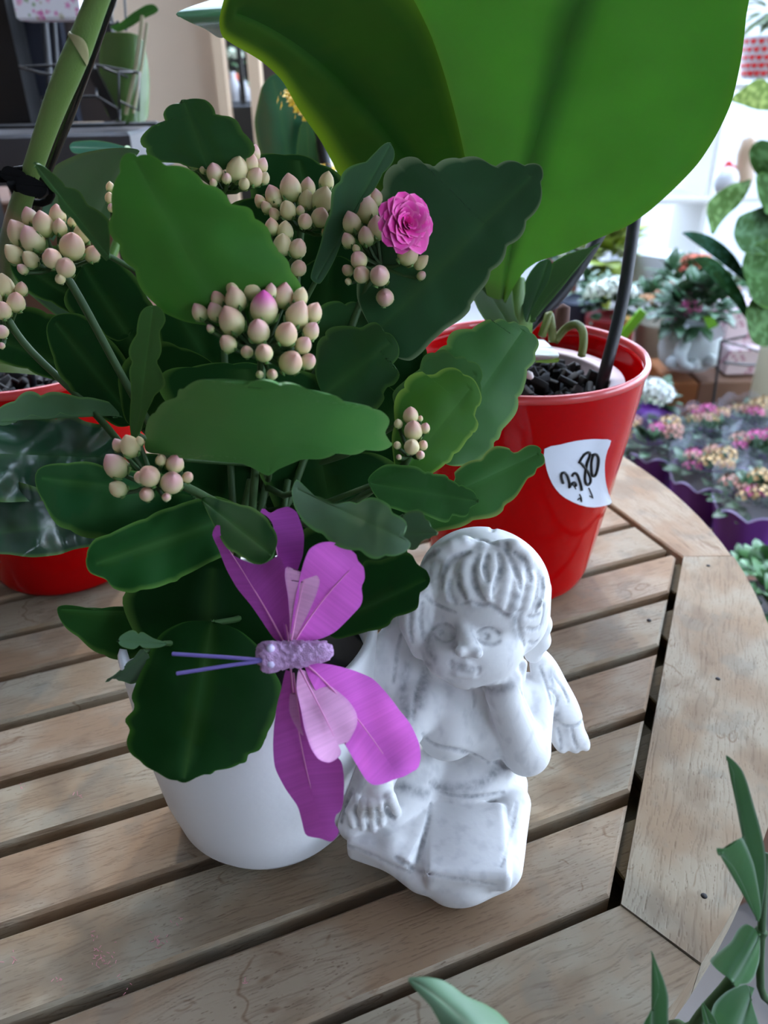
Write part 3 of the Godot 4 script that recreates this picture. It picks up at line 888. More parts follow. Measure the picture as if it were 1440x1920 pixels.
func build_buds(k: Node3D) -> void:
	var meshes := [bud_mesh(Color(0.63, 0.35, 0.28)), bud_mesh(Color(0.65, 0.34, 0.33)), bud_mesh(Color(0.58, 0.44, 0.26)), bud_mesh(Color(0.68, 0.10, 0.40))]
	# each cluster: depth of its middle, the spot the buds fan out from, then x, y, half-width of every bud
	var clusters := [
		[0.284, 490, 660, [375, 587, 14, 405, 587, 15, 410, 562, 14, 437, 540, 13, 442, 563, 19, 435, 604, 23, 428, 645, 15, 395, 617, 7, 463, 660, 11, 475, 542, 20, 532, 557, 19, 508, 548, 12, 563, 558, 14, 558, 593, 22, 587, 588, 16, 583, 622, 15, 485, 622, 20, 537, 627, 20, 568, 648, 15, 545, 680, 21, 577, 678, 14, 495, 662, 16, 510, 702, 10, 487, 702, 7, 495, 580, 25]],
		[0.336, 715, 500, [670, 370, 15, 687, 367, 9, 705, 375, 14, 688, 395, 21, 660, 420, 17, 707, 430, 18, 687, 445, 15, 653, 452, 12, 668, 467, 7, 673, 488, 15, 652, 507, 10, 678, 515, 15, 712, 517, 18, 722, 558, 16, 653, 528, 6, 765, 477, 19, 805, 472, 15, 790, 495, 15, 808, 502, 9, 790, 517, 8]],
		[0.352, 565, 430, [545, 355, 20, 513, 368, 15, 488, 378, 10, 517, 378, 12, 577, 353, 14, 612, 342, 14, 575, 377, 15, 605, 377, 20, 540, 395, 15, 515, 402, 10, 563, 395, 8, 572, 415, 13, 600, 408, 16, 625, 413, 10, 633, 388, 9, 612, 435, 9, 500, 390, 10]],
		[0.345, 525, 500, [535, 435, 15, 510, 427, 13, 530, 460, 17, 558, 467, 16, 560, 503, 14]],
		[0.330, 420, 360, [337, 288, 13, 370, 278, 18, 408, 272, 20, 402, 297, 14, 450, 278, 18, 475, 290, 13, 363, 305, 11, 382, 317, 8, 403, 325, 15, 445, 320, 20, 470, 308, 14, 478, 333, 15, 425, 335, 9, 400, 343, 7, 490, 312, 12, 495, 335, 10, 458, 345, 10]],
		[0.325, 110, 500, [57, 410, 15, 82, 423, 19, 108, 405, 15, 112, 428, 13, 135, 417, 8, 37, 440, 20, 62, 452, 21, 28, 478, 16, 58, 487, 14, 43, 505, 9, 135, 463, 22, 157, 438, 17, 173, 477, 14, 192, 463, 8, 98, 485, 17, 123, 502, 17, 113, 523, 9]],
		[0.35, 212, 420, [207, 352, 8, 206, 372, 9, 209, 390, 7]],
		[0.365, 10, 620, [7, 540, 19, 40, 543, 11, 30, 568, 16, 5, 583, 15, 3, 622, 12, 3, 648, 6, -14, 560, 16]],
		[0.30, 290, 905, [262, 828, 8, 245, 838, 18, 222, 836, 11, 218, 875, 21, 222, 917, 15, 280, 893, 19, 263, 895, 11, 275, 927, 13, 302, 863, 10, 328, 870, 16, 322, 905, 20, 352, 895, 10, 312, 932, 8]],
		[0.318, 770, 850, [770, 780, 14, 747, 795, 8, 788, 785, 5, 797, 803, 9, 775, 808, 17, 772, 838, 14, 793, 835, 9, 745, 835, 7, 748, 857, 5, 788, 853, 8]]]
	for ci in clusters.size():
		var cl: Array = clusters[ci]
		var hub := px(cl[1], cl[2], cl[0] + 0.012)
		var head := Node3D.new()
		head.name = "bud_cluster"
		k.add_child(head, true)
		head.position = hub - k.position
		var stalks := MB.new()
		var l: Array = cl[3]
		for i in range(0, l.size(), 3):
			var off := Vector2(l[i] - cl[1], l[i + 1] - cl[2])
			var d: float = cl[0] - 0.006 + 0.012 * minf(1.5, off.length() / 80.0) + rng.randf_range(-0.002, 0.002)
			var p := px(l[i], l[i + 1], d)
			var r: float = l[i + 2] / LENS * d
			var which := 3 if ci == 0 and i == l.size() - 3 else rng.randi() % 3
			var b := MeshInstance3D.new()
			b.mesh = meshes[which]
			b.name = "bud"
			head.add_child(b, true)
			var up := ((p - hub).normalized() * 0.8 + Vector3.UP * 0.9 + (EYE - p).normalized() * 0.30).normalized()
			var sx := up.cross(Vector3(0.3, 0.1, 0.9)).normalized()
			b.basis = (Basis(sx, up, sx.cross(up)) * Basis(Vector3.UP, rng.randf() * TAU)).scaled_local(Vector3(2.0, 2.05, 2.0) * r * 1.06)
			b.position = p - hub
			var foot := p - up * r * 1.05
			stalks.tube([hub, hub.lerp(foot, 0.6) - Vector3.UP * 0.001, foot], [0.0012, 0.0009, 0.0008], 6)
			# small pale calyx base
		obj("flower_stalk", stalks.mesh(M.stem), head)
	# the one open flower: a full rosette of pink petals
	var c := px(757, 420, 0.322)
	var fl := Node3D.new()
	fl.name = "flower"
	k.add_child(fl, true)
	fl.position = c - k.position
	fl.set_meta("label", "open double pink flower")
	var axis := ((EYE - c).normalized() + Vector3(0.55, 0.25, 0.0)).normalized()
	var ax := axis.cross(Vector3.UP).normalized()
	var ay := ax.cross(axis).normalized()
	var fb := Basis(ax, axis, ay)
	for ring in [[10, 0.0, 0.0128, 14.0], [10, 0.5, 0.0120, 26.0], [9, 0.2, 0.0108, 40.0], [8, 0.6, 0.0092, 54.0], [6, 0.3, 0.0072, 66.0], [5, 0.7, 0.0052, 78.0]]:
		for i in ring[0]:
			var mb := MB.new()
			var rows := []
			var len: float = ring[2] * rng.randf_range(0.88, 1.10)
			var tilt := deg_to_rad(ring[3] + rng.randf_range(-8.0, 8.0))
			var turn := fb * Basis(Vector3.UP, TAU * (i + ring[1] + rng.randf_range(-0.15, 0.15)) / ring[0]) * Basis(Vector3.RIGHT, rng.randf_range(-0.25, 0.25))
			for side in 2:
				for jj in 9:
					var j := jj if side == 0 else 8 - jj
					var u := j / 8.0
					var w := len * 0.44 * pow(maxf(0.02, sin(PI * (0.08 + 0.87 * pow(u, 1.15)))), 0.7)
					var row := PackedVector3Array()
					for q in 7:
						var s := (q / 6.0) * 2.0 - 1.0
						var bow := tilt + 0.55 * (u - 0.5) - 0.5 * u * u
						var yy := len * u * sin(bow) + 0.0016 * s * s * sin(PI * u) + (0.0 if side == 0 else -0.0003)
						row.append(turn * Vector3(len * u * cos(bow), yy, w * s) + c)
					rows.append(row)
			mb.skin(rows, false)
			for v in mb.P.size():
				var s := absf((v % 7) / 6.0 * 2.0 - 1.0)
				mb.C[v] = Color(0.78, 0.035, 0.36).lerp(Color(0.92, 0.26, 0.58), pow(s, 4.0) * 0.7)
			obj("petal", mb.mesh(M.petal), fl)

# ---------- the orchids ----------
func build_orchids() -> void:
	var o := thing("orchid", POT_A + Vector3(0, 0.13, 0), "orchid with huge glossy leaves growing from the red pot with the price sticker", "plant", "")
	var oc := Color(0.060, 0.150, 0.022)
	# the great leaf: up from the heart and over towards the viewer
	leaf(o, "leaf", [1400, -80, 1398, 40, 1390, 110, 1372, 190, 1345, 250, 1310, 305, 1268, 350, 1222, 392, 1180, 422, 1120, 448, 1060, 474, 1010, 490, 984, 508, 962, 540, 945, 575, 930, 590, 915, 560, 902, 500, 892, 430, 884, 370, 872, 296, 856, 224, 834, 142, 808, 66, 776, 0, 730, -80, 900, -120, 1200, -120],
		[940, 590, 0.50], [1130, -110, 0.30], {"mat": M.orchid_leaf, "col": Color(0.125, 0.31, 0.045), "rim": Color(0.16, 0.32, 0.04), "rib": Color(0.03, 0.11, 0.016), "bend": [970, 300], "cup": -0.03, "arch": -0.012, "roll": -0.05, "rings": 14, "step": 12.0, "thick": 0.0012, "ripple": 0.0004, "groove": 0.0012})
	# its neighbour, folded along the midrib; its shade is put into the darker green
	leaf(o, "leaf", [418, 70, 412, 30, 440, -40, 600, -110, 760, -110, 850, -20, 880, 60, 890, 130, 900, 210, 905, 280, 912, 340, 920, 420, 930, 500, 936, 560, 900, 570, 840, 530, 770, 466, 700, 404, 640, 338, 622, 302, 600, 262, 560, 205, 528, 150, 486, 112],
		[925, 575, 0.51], [430, 20, 0.345], {"mat": M.orchid_shaded, "col": Color(0.036, 0.095, 0.014), "rim": Color(0.22, 0.36, 0.02), "rimw": 0.6, "rib": Color(0.02, 0.07, 0.012), "bend": [690, 100], "fold": [0.15, -0.12], "arch": 0.02, "rings": 12, "step": 12.0, "thick": 0.0012, "ripple": 0.0004, "groove": 0.0012})
	leaf(o, "leaf", [330, 26, 352, 14, 388, 2, 415, -6, 436, -10, 432, 24, 420, 70, 408, 70, 384, 54, 356, 42], [440, 20, 0.41], [332, 27, 0.395], {"mat": M.orchid_gloss, "col": Color(0.05, 0.13, 0.07), "cup": 0.2})
	var strap := MB.new()
	strap.tube(spline([px(438, 18, 0.412), px(560, 110, 0.445), px(760, 330, 0.485), px(950, 560, 0.512)], 5, false), [0.003, 0.004, 0.0045, 0.005, 0.005, 0.005, 0.005, 0.005, 0.005, 0.005, 0.005, 0.005, 0.005, 0.005, 0.005, 0.005], 8)
	obj("leaf_base", strap.mesh(M.orchid_stem), o)
	# lower leaves round the heart
	leaf(o, "leaf", [1034, 500, 1036, 492, 1060, 478, 1110, 462, 1128, 454, 1104, 470, 1092, 486, 1075, 505, 1056, 524, 1038, 542, 1022, 560, 1010, 580, 1000, 606, 992, 600, 990, 570, 1004, 540, 1020, 518], [996, 606, 0.508], [1120, 458, 0.50], {"mat": M.orchid_leaf, "col": Color(0.055, 0.125, 0.035), "roll": 0.02})
	leaf(o, "leaf", [1012, 490, 1030, 486, 1036, 500, 1028, 530, 1012, 556, 998, 580, 990, 604, 984, 600, 978, 570, 982, 536, 994, 510], [986, 606, 0.502], [1028, 488, 0.50], {"mat": M.orchid_leaf, "col": Color(0.03, 0.09, 0.03)})
	leaf(o, "leaf", [930, 500, 950, 494, 958, 520, 962, 560, 966, 590, 974, 610, 956, 622, 920, 612, 896, 580, 886, 545, 905, 520], [960, 618, 0.50], [905, 530, 0.485], {"mat": M.orchid_leaf, "col": Color(0.045, 0.12, 0.02)})
	var heart := MB.new()
	heart.tube([px(972, 640, 0.522), px(968, 600, 0.515), px(966, 560, 0.507), px(972, 520, 0.50)], [0.009, 0.011, 0.008, 0.004], 16)
	obj("heart", heart.mesh(M.orchid_stem), o)
	for r in [[[1040, 640, 0.53], [1060, 616, 0.528], [1080, 608, 0.522], [1092, 620, 0.517], [1094, 645, 0.515], [1090, 668, 0.516]], [[1016, 630, 0.525], [1024, 606, 0.522], [1030, 590, 0.522], [1034, 612, 0.525], [1036, 640, 0.53]]]:
		var path := []
		for p in r: path.append(px(p[0], p[1], p[2]))
		var mb := MB.new()
		mb.tube(spline(path, 5, false), [0.0028], 10)
		obj("aerial_root", mb.mesh(M.root), o)
	var scar := MB.new()
	scar.tube([px(1050, 622, 0.545), px(1054, 600, 0.543), px(1056, 578, 0.54), px(1052, 572, 0.54)], [0.004, 0.0052, 0.005, 0.002], 10)
	obj("dry_stub", scar.mesh(M.dry), o)
	# the two dark canes in its pot
	for s in [[[1175, 330, 0.502], [1190, 408, 0.508], [1168, 560, 0.516], [1132, 706, 0.524], [1128, 730, 0.53], 0.0042], [[1180, 330, 0.52], [1130, 430, 0.522], [1060, 540, 0.525], [990, 614, 0.528], [975, 650, 0.534], 0.0042]]:
		var path := []
		for i in 5: path.append(px(s[i][0], s[i][1], s[i][2]))
		if s[0][0] == 1175: path[0] = px(1204, 330, 0.502)
		var mb := MB.new()
		mb.tube(spline(path, 4, false), [s[5]], 12)
		var first: bool = s[0][0] == 1175
		tag(obj("plant_cane", mb.mesh(M.cane)), "dark plastic cane standing upright at the rim of the stickered red pot" if first else "dark plastic cane leaning out of the middle of the stickered red pot", "cane", "dark canes in the stickered pot")
	# fallen petals on the bark
	var pet := thing("fallen_petal", px(1030, 655, 0.50), "white orchid petal with a green tip lying on the bark of the stickered pot", "petal")
	leaf(pet, "blade", [1003, 628, 1016, 634, 1034, 650, 1048, 664, 1046, 672, 1024, 676, 1004, 676, 996, 660], [1000, 665, 0.497], [1047, 668, 0.495], {"mat": M.white_petal, "col": Color(0.62, 0.66, 0.64), "rim": Color(0.6, 0.64, 0.6), "rib": Color(0.55, 0.6, 0.55), "under": Color(0.30, 0.42, 0.08), "cup": 0.25, "thick": 0.0009})
	leaf(pet, "green_tip", [1004, 676, 1024, 675, 1046, 671, 1049, 673, 1046, 679, 1026, 681, 1006, 679], [1003, 678, 0.4955], [1048, 674, 0.4945], {"mat": M.white_petal, "col": Color(0.20, 0.34, 0.05), "thick": 0.0008})
	var bit := obj("small_petal", null)
	var pb := MB.new()
	pb.tube([px(988, 700, 0.497), px(993, 704, 0.496), px(998, 709, 0.496)], [0.0022, 0.0028, 0.0015], 8)
	bit.mesh = pb.mesh(M.white_petal_plain)
	tag(bit, "small pale curled petal on the bark below the large white petal", "petal")

	# the orchid in the pot further off: its flower spike, clip and cane
	var s2 := thing("orchid", POT_B + Vector3(0, 0.13, 0), "orchid with a thick green flower spike held to a cane by a black clip", "plant", "")
	var path := []
	for p in [[40, 640, 0.46], [14, 500, 0.40], [28, 420, 0.365], [52, 345, 0.345], [100, 205, 0.32], [150, 85, 0.302], [190, -20, 0.288], [215, -80, 0.28]]: path.append(px(p[0], p[1], p[2]))
	path = spline(path, 6, false)
	var rad := []
	var cols := []
	for i in path.size():
		rad.append(0.0046 - 0.0004 * sin(i * 0.4))
		var dry := exp(-pow(i - 13.0, 2.0) * 0.6)
		cols.append(Color(0.115, 0.195, 0.05).lerp(Color(0.06, 0.12, 0.035), sm(18.0, 12.0, i)).lerp(Color(0.30, 0.20, 0.11), dry))
	var st := MB.new()
	st.tube(path, rad, 16, cols)
	obj("flower_spike", st.mesh(M.spike), s2)
	# the papery bract round a node
	var bract := MB.new()
	var n0 := px(148, 88, 0.3012)
	var dir: Vector3 = (px(190, -20, 0.288) - px(100, 205, 0.32)).normalized()
	var e := (EYE - n0).normalized()
	var sx := dir.cross(e).normalized()
	var rows := []
	for j in 6:
		var u := j / 5.0
		var row := PackedVector3Array()
		for i in 25:
			var a := TAU * i / 24.0
			var rr := 0.00500 if j < 5 else 0.00465
			var top := 0.0042 * maxf(0.0, cos(a - 0.35)) ** 2.0
			row.append(n0 + (sx * sin(a) * rr + e * cos(a) * rr) + dir * (-0.0015 + (0.0015 + top) * u - 0.0035 * sin(a) * (1.0 if cos(a) > -0.2 else 0.3)))
		rows.append(row)
	bract.skin(rows, false, [], 1.0, 1.0)
	obj("bract", bract.mesh(M.bract, true, true), s2)
	leaf(s2, "leaf", [98, 318, 110, 306, 150, 288, 196, 279, 236, 277, 262, 282, 250, 300, 236, 330, 220, 360, 210, 400, 190, 440, 150, 455, 108, 440, 84, 410, 82, 370, 88, 340], [150, 470, 0.44], [250, 280, 0.395], {"mat": M.orchid_gloss, "col": Color(0.085, 0.20, 0.085), "rib": Color(0.14, 0.27, 0.14), "cup": 0.06, "bend": [190, 390]})
	leaf(s2, "leaf", [62, 380, 80, 350, 95, 320, 98, 360, 110, 420, 100, 450, 66, 430], [100, 470, 0.44], [92, 318, 0.41], {"mat": M.orchid_gloss, "col": Color(0.10, 0.20, 0.13)})
	leaf(s2, "leaf", [-10, 470, 0, 430, 24, 420, 60, 470, 110, 520, 160, 580, 120, 600, 40, 540, -10, 510], [150, 600, 0.44], [0, 440, 0.41], {"mat": M.orchid_gloss, "col": Color(0.055, 0.10, 0.055)})
	leaf(s2, "leaf", [-10, 676, 0, 664, 40, 666, 100, 680, 140, 700, 100, 706, 40, 700, -10, 696], [160, 706, 0.50], [-10, 680, 0.46], {"mat": M.orchid_leaf, "col": Color(0.11, 0.16, 0.02)})
	leaf(s2, "leaf", [130, 274, 138, 266, 170, 263, 200, 266, 236, 276, 214, 282, 180, 288, 155, 289, 136, 286], [240, 280, 0.56], [131, 277, 0.54], {"mat": M.orchid_gloss, "col": Color(0.025, 0.10, 0.055)})
	var sheath := MB.new()
	sheath.tube(spline([px(236, 279, 0.56), px(250, 330, 0.575), px(210, 480, 0.575), px(120, 640, 0.565)], 5, false), [0.0035], 8)
	obj("leaf_base", sheath.mesh(M.orchid_stem), s2)
	var cane := MB.new()
	cane.tube([px(10, 640, 0.50), px(50, 480, 0.40), px(80, 340, 0.358), px(128, 220, 0.332), px(174, 92, 0.311), px(212, -20, 0.298), px(234, -80, 0.29)], [0.0024], 10)
	tag(obj("plant_cane", cane.mesh(M.cane_gloss)), "thin shiny dark cane running beside the thick green flower spike", "cane")
	var low := MB.new()
	low.tube([px(44, 620, 0.52), px(56, 690, 0.53), px(64, 730, 0.545)], [0.0025], 10)
	tag(obj("plant_cane", low.mesh(M.cane)), "short dark cane in the white liner of the red pot under the crinkled leaves", "cane")
	# the black clip, two wings and a jaw round the spike
	var clip := thing("plant_clip", px(48, 345, 0.338), "black butterfly clip holding the green flower spike to its cane", "clip")
	for w in [[[0, 326], [6, 314], [16, 311], [44, 322], [52, 336], [44, 350], [28, 348], [4, 334]], [[30, 346], [36, 332], [52, 328], [80, 342], [88, 352], [86, 364], [76, 371], [48, 366], [32, 358]]]:
		var f := []
		for p in w: f.append_array(p)
		var first: bool = w[0][0] == 0
		leaf(clip, "wing", f, [w[0][0], w[0][1], 0.334 if first else 0.328], [w[4][0], w[4][1], 0.336 if first else 0.33], {"mat": M.black_plastic, "col": Color(0.006, 0.006, 0.007), "rim": Color(0.01, 0.01, 0.011), "rib": Color(0.006, 0.006, 0.007), "under": Color(0.006, 0.006, 0.007), "thick": 0.004, "ripple": 0.0})
	var jaw := MB.new()
	var jr := []
	for i in 14:
		var a := TAU * i / 13.0
		jr.append(px(58, 350, 0.347) + (view * Vector3(cos(a) * 0.0085, sin(a) * 0.004, sin(a) * 0.0085)))
	jaw.tube(jr, [0.0018], 8)
	obj("jaw", jaw.mesh(M.black_plastic), clip)

# ---------- the feather butterfly ----------
func feather(parent: Node3D, called: String, flat: Array, quill: Array, tip: Array, col: Color, o := {}) -> void:
	o.merge({"mat": M.feather, "col": col, "rim": col.lerp(Color(0.62, 0.14, 0.60), 0.3), "rib": col, "under": col, "thick": 0.0003, "ripple": 0.001, "groove": 0.0, "step": 7.0})
	var f := leaf(parent, called, flat, quill, tip, o)
	var mb := MB.new()
	var path := []
	for i in 9:
		var u := i / 8.0 * 0.86
		var b := Vector2(quill[0], quill[1])
		var t := Vector2(tip[0], tip[1])
		var m := b.lerp(t, 0.5)
		if o.has("bend"): m = Vector2(o.bend[0], o.bend[1])
		var p := b.lerp(m, u).lerp(m.lerp(t, u), u)
		path.append(px(p.x, p.y, depth_at(p, Vector3(quill[0], quill[1], quill[2]), Vector3(tip[0], tip[1], tip[2]), o) - 0.0008))
	mb.tube(path, [0.00042, 0.0004, 0.00036, 0.0003, 0.00028, 0.00025, 0.0002, 0.00018, 0.00012], 6)
	var s := obj("quill", mb.mesh(M.quill), f)
	s.name = "quill"

func build_butterfly() -> void:
	var b := thing("feather_butterfly", px(552, 1228, 0.287), "decorative butterfly of magenta feathers with a lilac glitter body in front of the kalanchoe", "butterfly ornament")
	var pk := Color(0.72, 0.14, 0.62)
	var lt := Color(0.82, 0.40, 0.66)
	var vi := Color(0.52, 0.09, 0.52)
	feather(b, "wing_feather", [398, 1003, 404, 986, 412, 984, 414, 1010, 424, 1030, 446, 1046, 480, 1058, 508, 1050, 522, 1042, 532, 1060, 536, 1090, 540, 1130, 544, 1170, 540, 1198, 520, 1202, 508, 1190, 492, 1166, 470, 1134, 444, 1102, 424, 1066, 410, 1030], [532, 1204, 0.291], [402, 990, 0.296], vi.lerp(pk, 0.4), {"bend": [490, 1120], "roll": 0.02})
	feather(b, "wing_feather", [488, 960, 494, 952, 506, 962, 520, 955, 540, 950, 556, 960, 564, 980, 570, 1004, 568, 1040, 560, 1064, 552, 1090, 548, 1130, 546, 1170, 543, 1200, 536, 1202, 530, 1160, 525, 1110, 522, 1060, 519, 1010, 510, 980, 500, 968], [541, 1204, 0.289], [508, 958, 0.302], vi.lerp(pk, 0.3), {"bend": [526, 1080]})
	feather(b, "wing_feather", [545, 1200, 548, 1160, 556, 1110, 568, 1060, 580, 1030, 600, 1018, 622, 1016, 650, 1026, 668, 1040, 670, 1050, 682, 1064, 684, 1086, 678, 1100, 680, 1122, 676, 1136, 654, 1160, 628, 1185, 600, 1198, 570, 1202], [552, 1204, 0.288], [676, 1050, 0.282], pk, {"bend": [600, 1120], "roll": -0.02})
	feather(b, "inner_feather", [543, 1200, 543, 1160, 540, 1120, 534, 1080, 536, 1062, 542, 1066, 546, 1090, 558, 1074, 576, 1070, 594, 1078, 600, 1090, 592, 1118, 578, 1150, 560, 1186, 552, 1202], [546, 1203, 0.2865], [576, 1072, 0.2785], lt, {"bend": [558, 1130]})
	feather(b, "wing_feather", [570, 1246, 580, 1242, 620, 1246, 660, 1256, 698, 1272, 722, 1296, 738, 1316, 748, 1330, 770, 1358, 786, 1394, 789, 1420, 784, 1440, 772, 1448, 758, 1456, 738, 1462, 718, 1470, 700, 1472, 686, 1462, 672, 1440, 656, 1412, 640, 1384, 622, 1350, 600, 1310, 582, 1276], [572, 1244, 0.286], [744, 1452, 0.272], pk, {"bend": [652, 1310], "roll": 0.03})
	feather(b, "wing_feather", [536, 1256, 546, 1262, 556, 1290, 576, 1330, 600, 1376, 622, 1410, 640, 1428, 645, 1460, 644, 1500, 640, 1520, 630, 1528, 628, 1544, 636, 1560, 622, 1578, 600, 1572, 574, 1566, 566, 1540, 558, 1512, 536, 1480, 516, 1440, 512, 1400, 514, 1360, 520, 1320, 528, 1290], [545, 1252, 0.287], [610, 1574, 0.279], pk.lerp(vi, 0.15), {"bend": [556, 1400], "roll": -0.02})
	feather(b, "inner_feather", [560, 1256, 580, 1262, 620, 1286, 652, 1312, 668, 1336, 670, 1356, 662, 1376, 650, 1394, 636, 1386, 628, 1380, 636, 1400, 640, 1412, 630, 1424, 616, 1430, 598, 1424, 584, 1404, 572, 1370, 564, 1330, 556, 1290], [560, 1250, 0.2845], [636, 1400, 0.2685], lt, {"bend": [602, 1330], "roll": 0.02})
	feather(b, "inner_feather", [544, 1300, 552, 1318, 560, 1348, 570, 1380, 562, 1374, 550, 1354, 543, 1336, 542, 1320], [550, 1262, 0.2862], [566, 1378, 0.2775], lt.lerp(pk, 0.35), {})
	# body: a glittered lilac lump with a fatter head
	var mb := MB.new()
	var path := []
	var rad := []
	for p in [[484, 1234, 14], [492, 1232, 26], [506, 1231, 30], [524, 1230, 27], [540, 1228, 24], [560, 1226, 24], [580, 1224, 22], [600, 1222, 20], [614, 1220, 17], [622, 1219, 10]]:
		path.append(px(p[0], p[1], 0.284))
		rad.append(p[2] * 0.284 / LENS)
	path = spline(path, 5, false)
	rad = spline(rad, 5, false)
	mb.tube(path, rad, 36)
	var nz := noise(77, 400.0, 3)
	for i in mb.P.size(): mb.P[i] += mb.P[i].direction_to(px(552, 1226, 0.284)) * 0.0016 * nz.get_noise_3d(mb.P[i].x, mb.P[i].y, mb.P[i].z)
	obj("body", mb.mesh(M.lilac), b)
	var wire := MB.new()
	wire.tube([px(560, 1228, 0.2875), px(572, 1230, 0.305), px(570, 1228, 0.335), PLANTER + Vector3(0.012, 0.09, 0.0)], [0.0005], 6)
	obj("wire", wire.mesh(M.black_plastic), b)
	for e in [[[500, 1238, 0.2795], [420, 1232, 0.278], [323, 1226, 0.276]], [[500, 1238, 0.2795], [420, 1249, 0.277], [331, 1263, 0.274]]]:
		var an := MB.new()
		an.tube([px(e[0][0], e[0][1], e[0][2]), px(e[1][0], e[1][1], e[1][2]), px(e[2][0], e[2][1], e[2][2])], [0.0007], 8)
		obj("antenna", an.mesh(M.antenna), b)
	for e in [[507, 1216, 9], [508, 1244, 9]]:
		var eb := MB.new()
		var c := px(e[0], e[1], 0.2795)
		eb.lathe([[0.0, -0.0017], [0.0011, -0.0013], [0.0017, 0.0], [0.0011, 0.0013], [0.0, 0.0017]], c, 14)
		obj("eye", eb.mesh(M.lilac_pale), b)

# ---------- the cherub: one continuous body meshed from a smooth distance field ----------
class Prim:
	var kind := 0          # 0 tapered capsule, 1 ellipsoid, 2 rounded box
	var a := Vector3.ZERO
	var b := Vector3.ZERO
	var ra := 0.0
	var rb := 0.0
	var k := 0.002
	var cut := false
	var inv := Basis()
	var ab := Vector3.ZERO
	var l2 := 1.0
	var shade := 1.0
	func dist(p: Vector3) -> float:
		if kind == 0:
			var q := p - a
			var h := clampf(q.dot(ab) / l2, 0.0, 1.0)
			return (q - ab * h).length() - lerpf(ra, rb, h)
		if kind == 1:
			var q := inv * (p - a)
			var s := q / b
			var k0 := s.length()
			if k0 < 0.001: return -minf(b.x, minf(b.y, b.z))
			return k0 * (k0 - 1.0) / (s / b).length()
		var w := (inv * (p - a)).abs() - b
		return Vector3(maxf(w.x, 0.0), maxf(w.y, 0.0), maxf(w.z, 0.0)).length() + minf(maxf(w.x, maxf(w.y, w.z)), 0.0) - ra

var field: Array[Prim] = []
var wash: Array[Prim] = []      # brushed-in grey paint: where and how wide

func pz(x: float, y: float, z: float) -> Vector3:      # on a camera ray, at a world z
	var r: Vector3 = view * Vector3((x - 720.0) / LENS, -(y - 960.0) / LENS, -1.0)
	return EYE + r * ((z - EYE.z) / r.z)

func cap(a: Vector3, b: Vector3, ra: float, rb: float, k := 4.0, cut := false) -> Prim:     # radii in millimetres
	var p := Prim.new()
	p.a = a; p.b = b; p.ra = ra * 0.001; p.rb = rb * 0.001; p.k = k * 0.001; p.cut = cut
	p.ab = b - a
	p.l2 = maxf(p.ab.length_squared(), 1e-10)
	field.append(p)
	return p

func ell(c: Vector3, r: Vector3, bs := Basis(), k := 4.0, cut := false) -> void:
	var p := Prim.new()
	p.kind = 1; p.a = c; p.b = r * 0.001; p.inv = bs.inverse(); p.k = k * 0.001; p.cut = cut
	field.append(p)

func slab(c: Vector3, h: Vector3, bs: Basis, rnd: float, k := 2.0) -> void:
	var p := Prim.new()
	p.kind = 2; p.a = c; p.b = h * 0.001 - Vector3.ONE * rnd * 0.001; p.inv = bs.inverse(); p.ra = rnd * 0.001; p.k = k * 0.001
	field.append(p)

func sdf(p: Vector3, l: Array[Prim]) -> float:
	var d := 1.0
	for q in l:
		var e := q.dist(p)
		if q.cut:
			var h := clampf(0.5 - 0.5 * (d + e) / q.k, 0.0, 1.0)
			d = lerpf(d, -e, h) + q.k * h * (1.0 - h)
		else:
			var h := clampf(0.5 + 0.5 * (d - e) / q.k, 0.0, 1.0)
			d = lerpf(d, e, h) - q.k * h * (1.0 - h)
	return d

func hit(x: float, y: float) -> Vector3:     # first point of the field on a camera ray
	var d := 0.26
	for i in 160:
		var p := px(x, y, d)
		var e := sdf(p, field)
		if e < 0.00015: return p
		d += maxf(e * 0.75, 0.0002)
		if d > 0.5: break
	return px(x, y, 0.36)

func groove(flat: Array, r0: float, r1: float, deep := 0.3, paint := 1.0) -> void:   # carved along a line on the surface
	var pts := spline(pairs(flat), 3, false)
	var p3 := []
	for p in pts: p3.append(hit(p.x, p.y))
	var n := p3.size()
	for i in n - 1:
		var u := absf((i + 0.5) / (n - 1) * 2.0 - 1.0)
		var r := lerpf(r0, r1, u * u)
		var off := (EYE - p3[i] as Vector3).normalized() * r * 0.001 * (1.0 - deep * 2.0)
		var c := cap(p3[i] + off, p3[i + 1] + off, r, r, 0.9, true)
		if paint > 0.0: stain(p3[i], p3[i + 1], r * 0.9, minf(1.0, 1.1 * paint), 1.0)

func stain(a: Vector3, b: Vector3, r: float, strong := 0.95, soft := 0.8) -> void:
	var p := Prim.new()
	p.a = a; p.b = b; p.ra = r * 0.001; p.rb = p.ra; p.ab = b - a; p.l2 = maxf(p.ab.length_squared(), 1e-10)
	p.k = soft * 0.001
	p.shade = strong
	wash.append(p)

func smear(flat: Array, r: float) -> void:
	var pts := spline(pairs(flat), 3, false)
	for i in pts.size() - 1: stain(hit(pts[i].x, pts[i].y), hit(pts[i + 1].x, pts[i + 1].y), r * 0.7, 0.8, 3.2)

func ridge(flat: Array, r0: float, r1: float, sink := 0.4, k := 1.6) -> void:        # a raised lock along a line
	var pts := spline(pairs(flat), 2, false)
	var p3 := []
	for p in pts: p3.append(hit(p.x, p.y) )
	for i in p3.size() - 1:
		var u := float(i) / (p3.size() - 1)
		var r := lerpf(r0, r1, u)
		var off := (EYE - p3[i] as Vector3).normalized() * r * -0.001 * sink
		cap(p3[i] + off, p3[i + 1] + off, r, lerpf(r0, r1, u + 1.0 / (p3.size() - 1)), k)

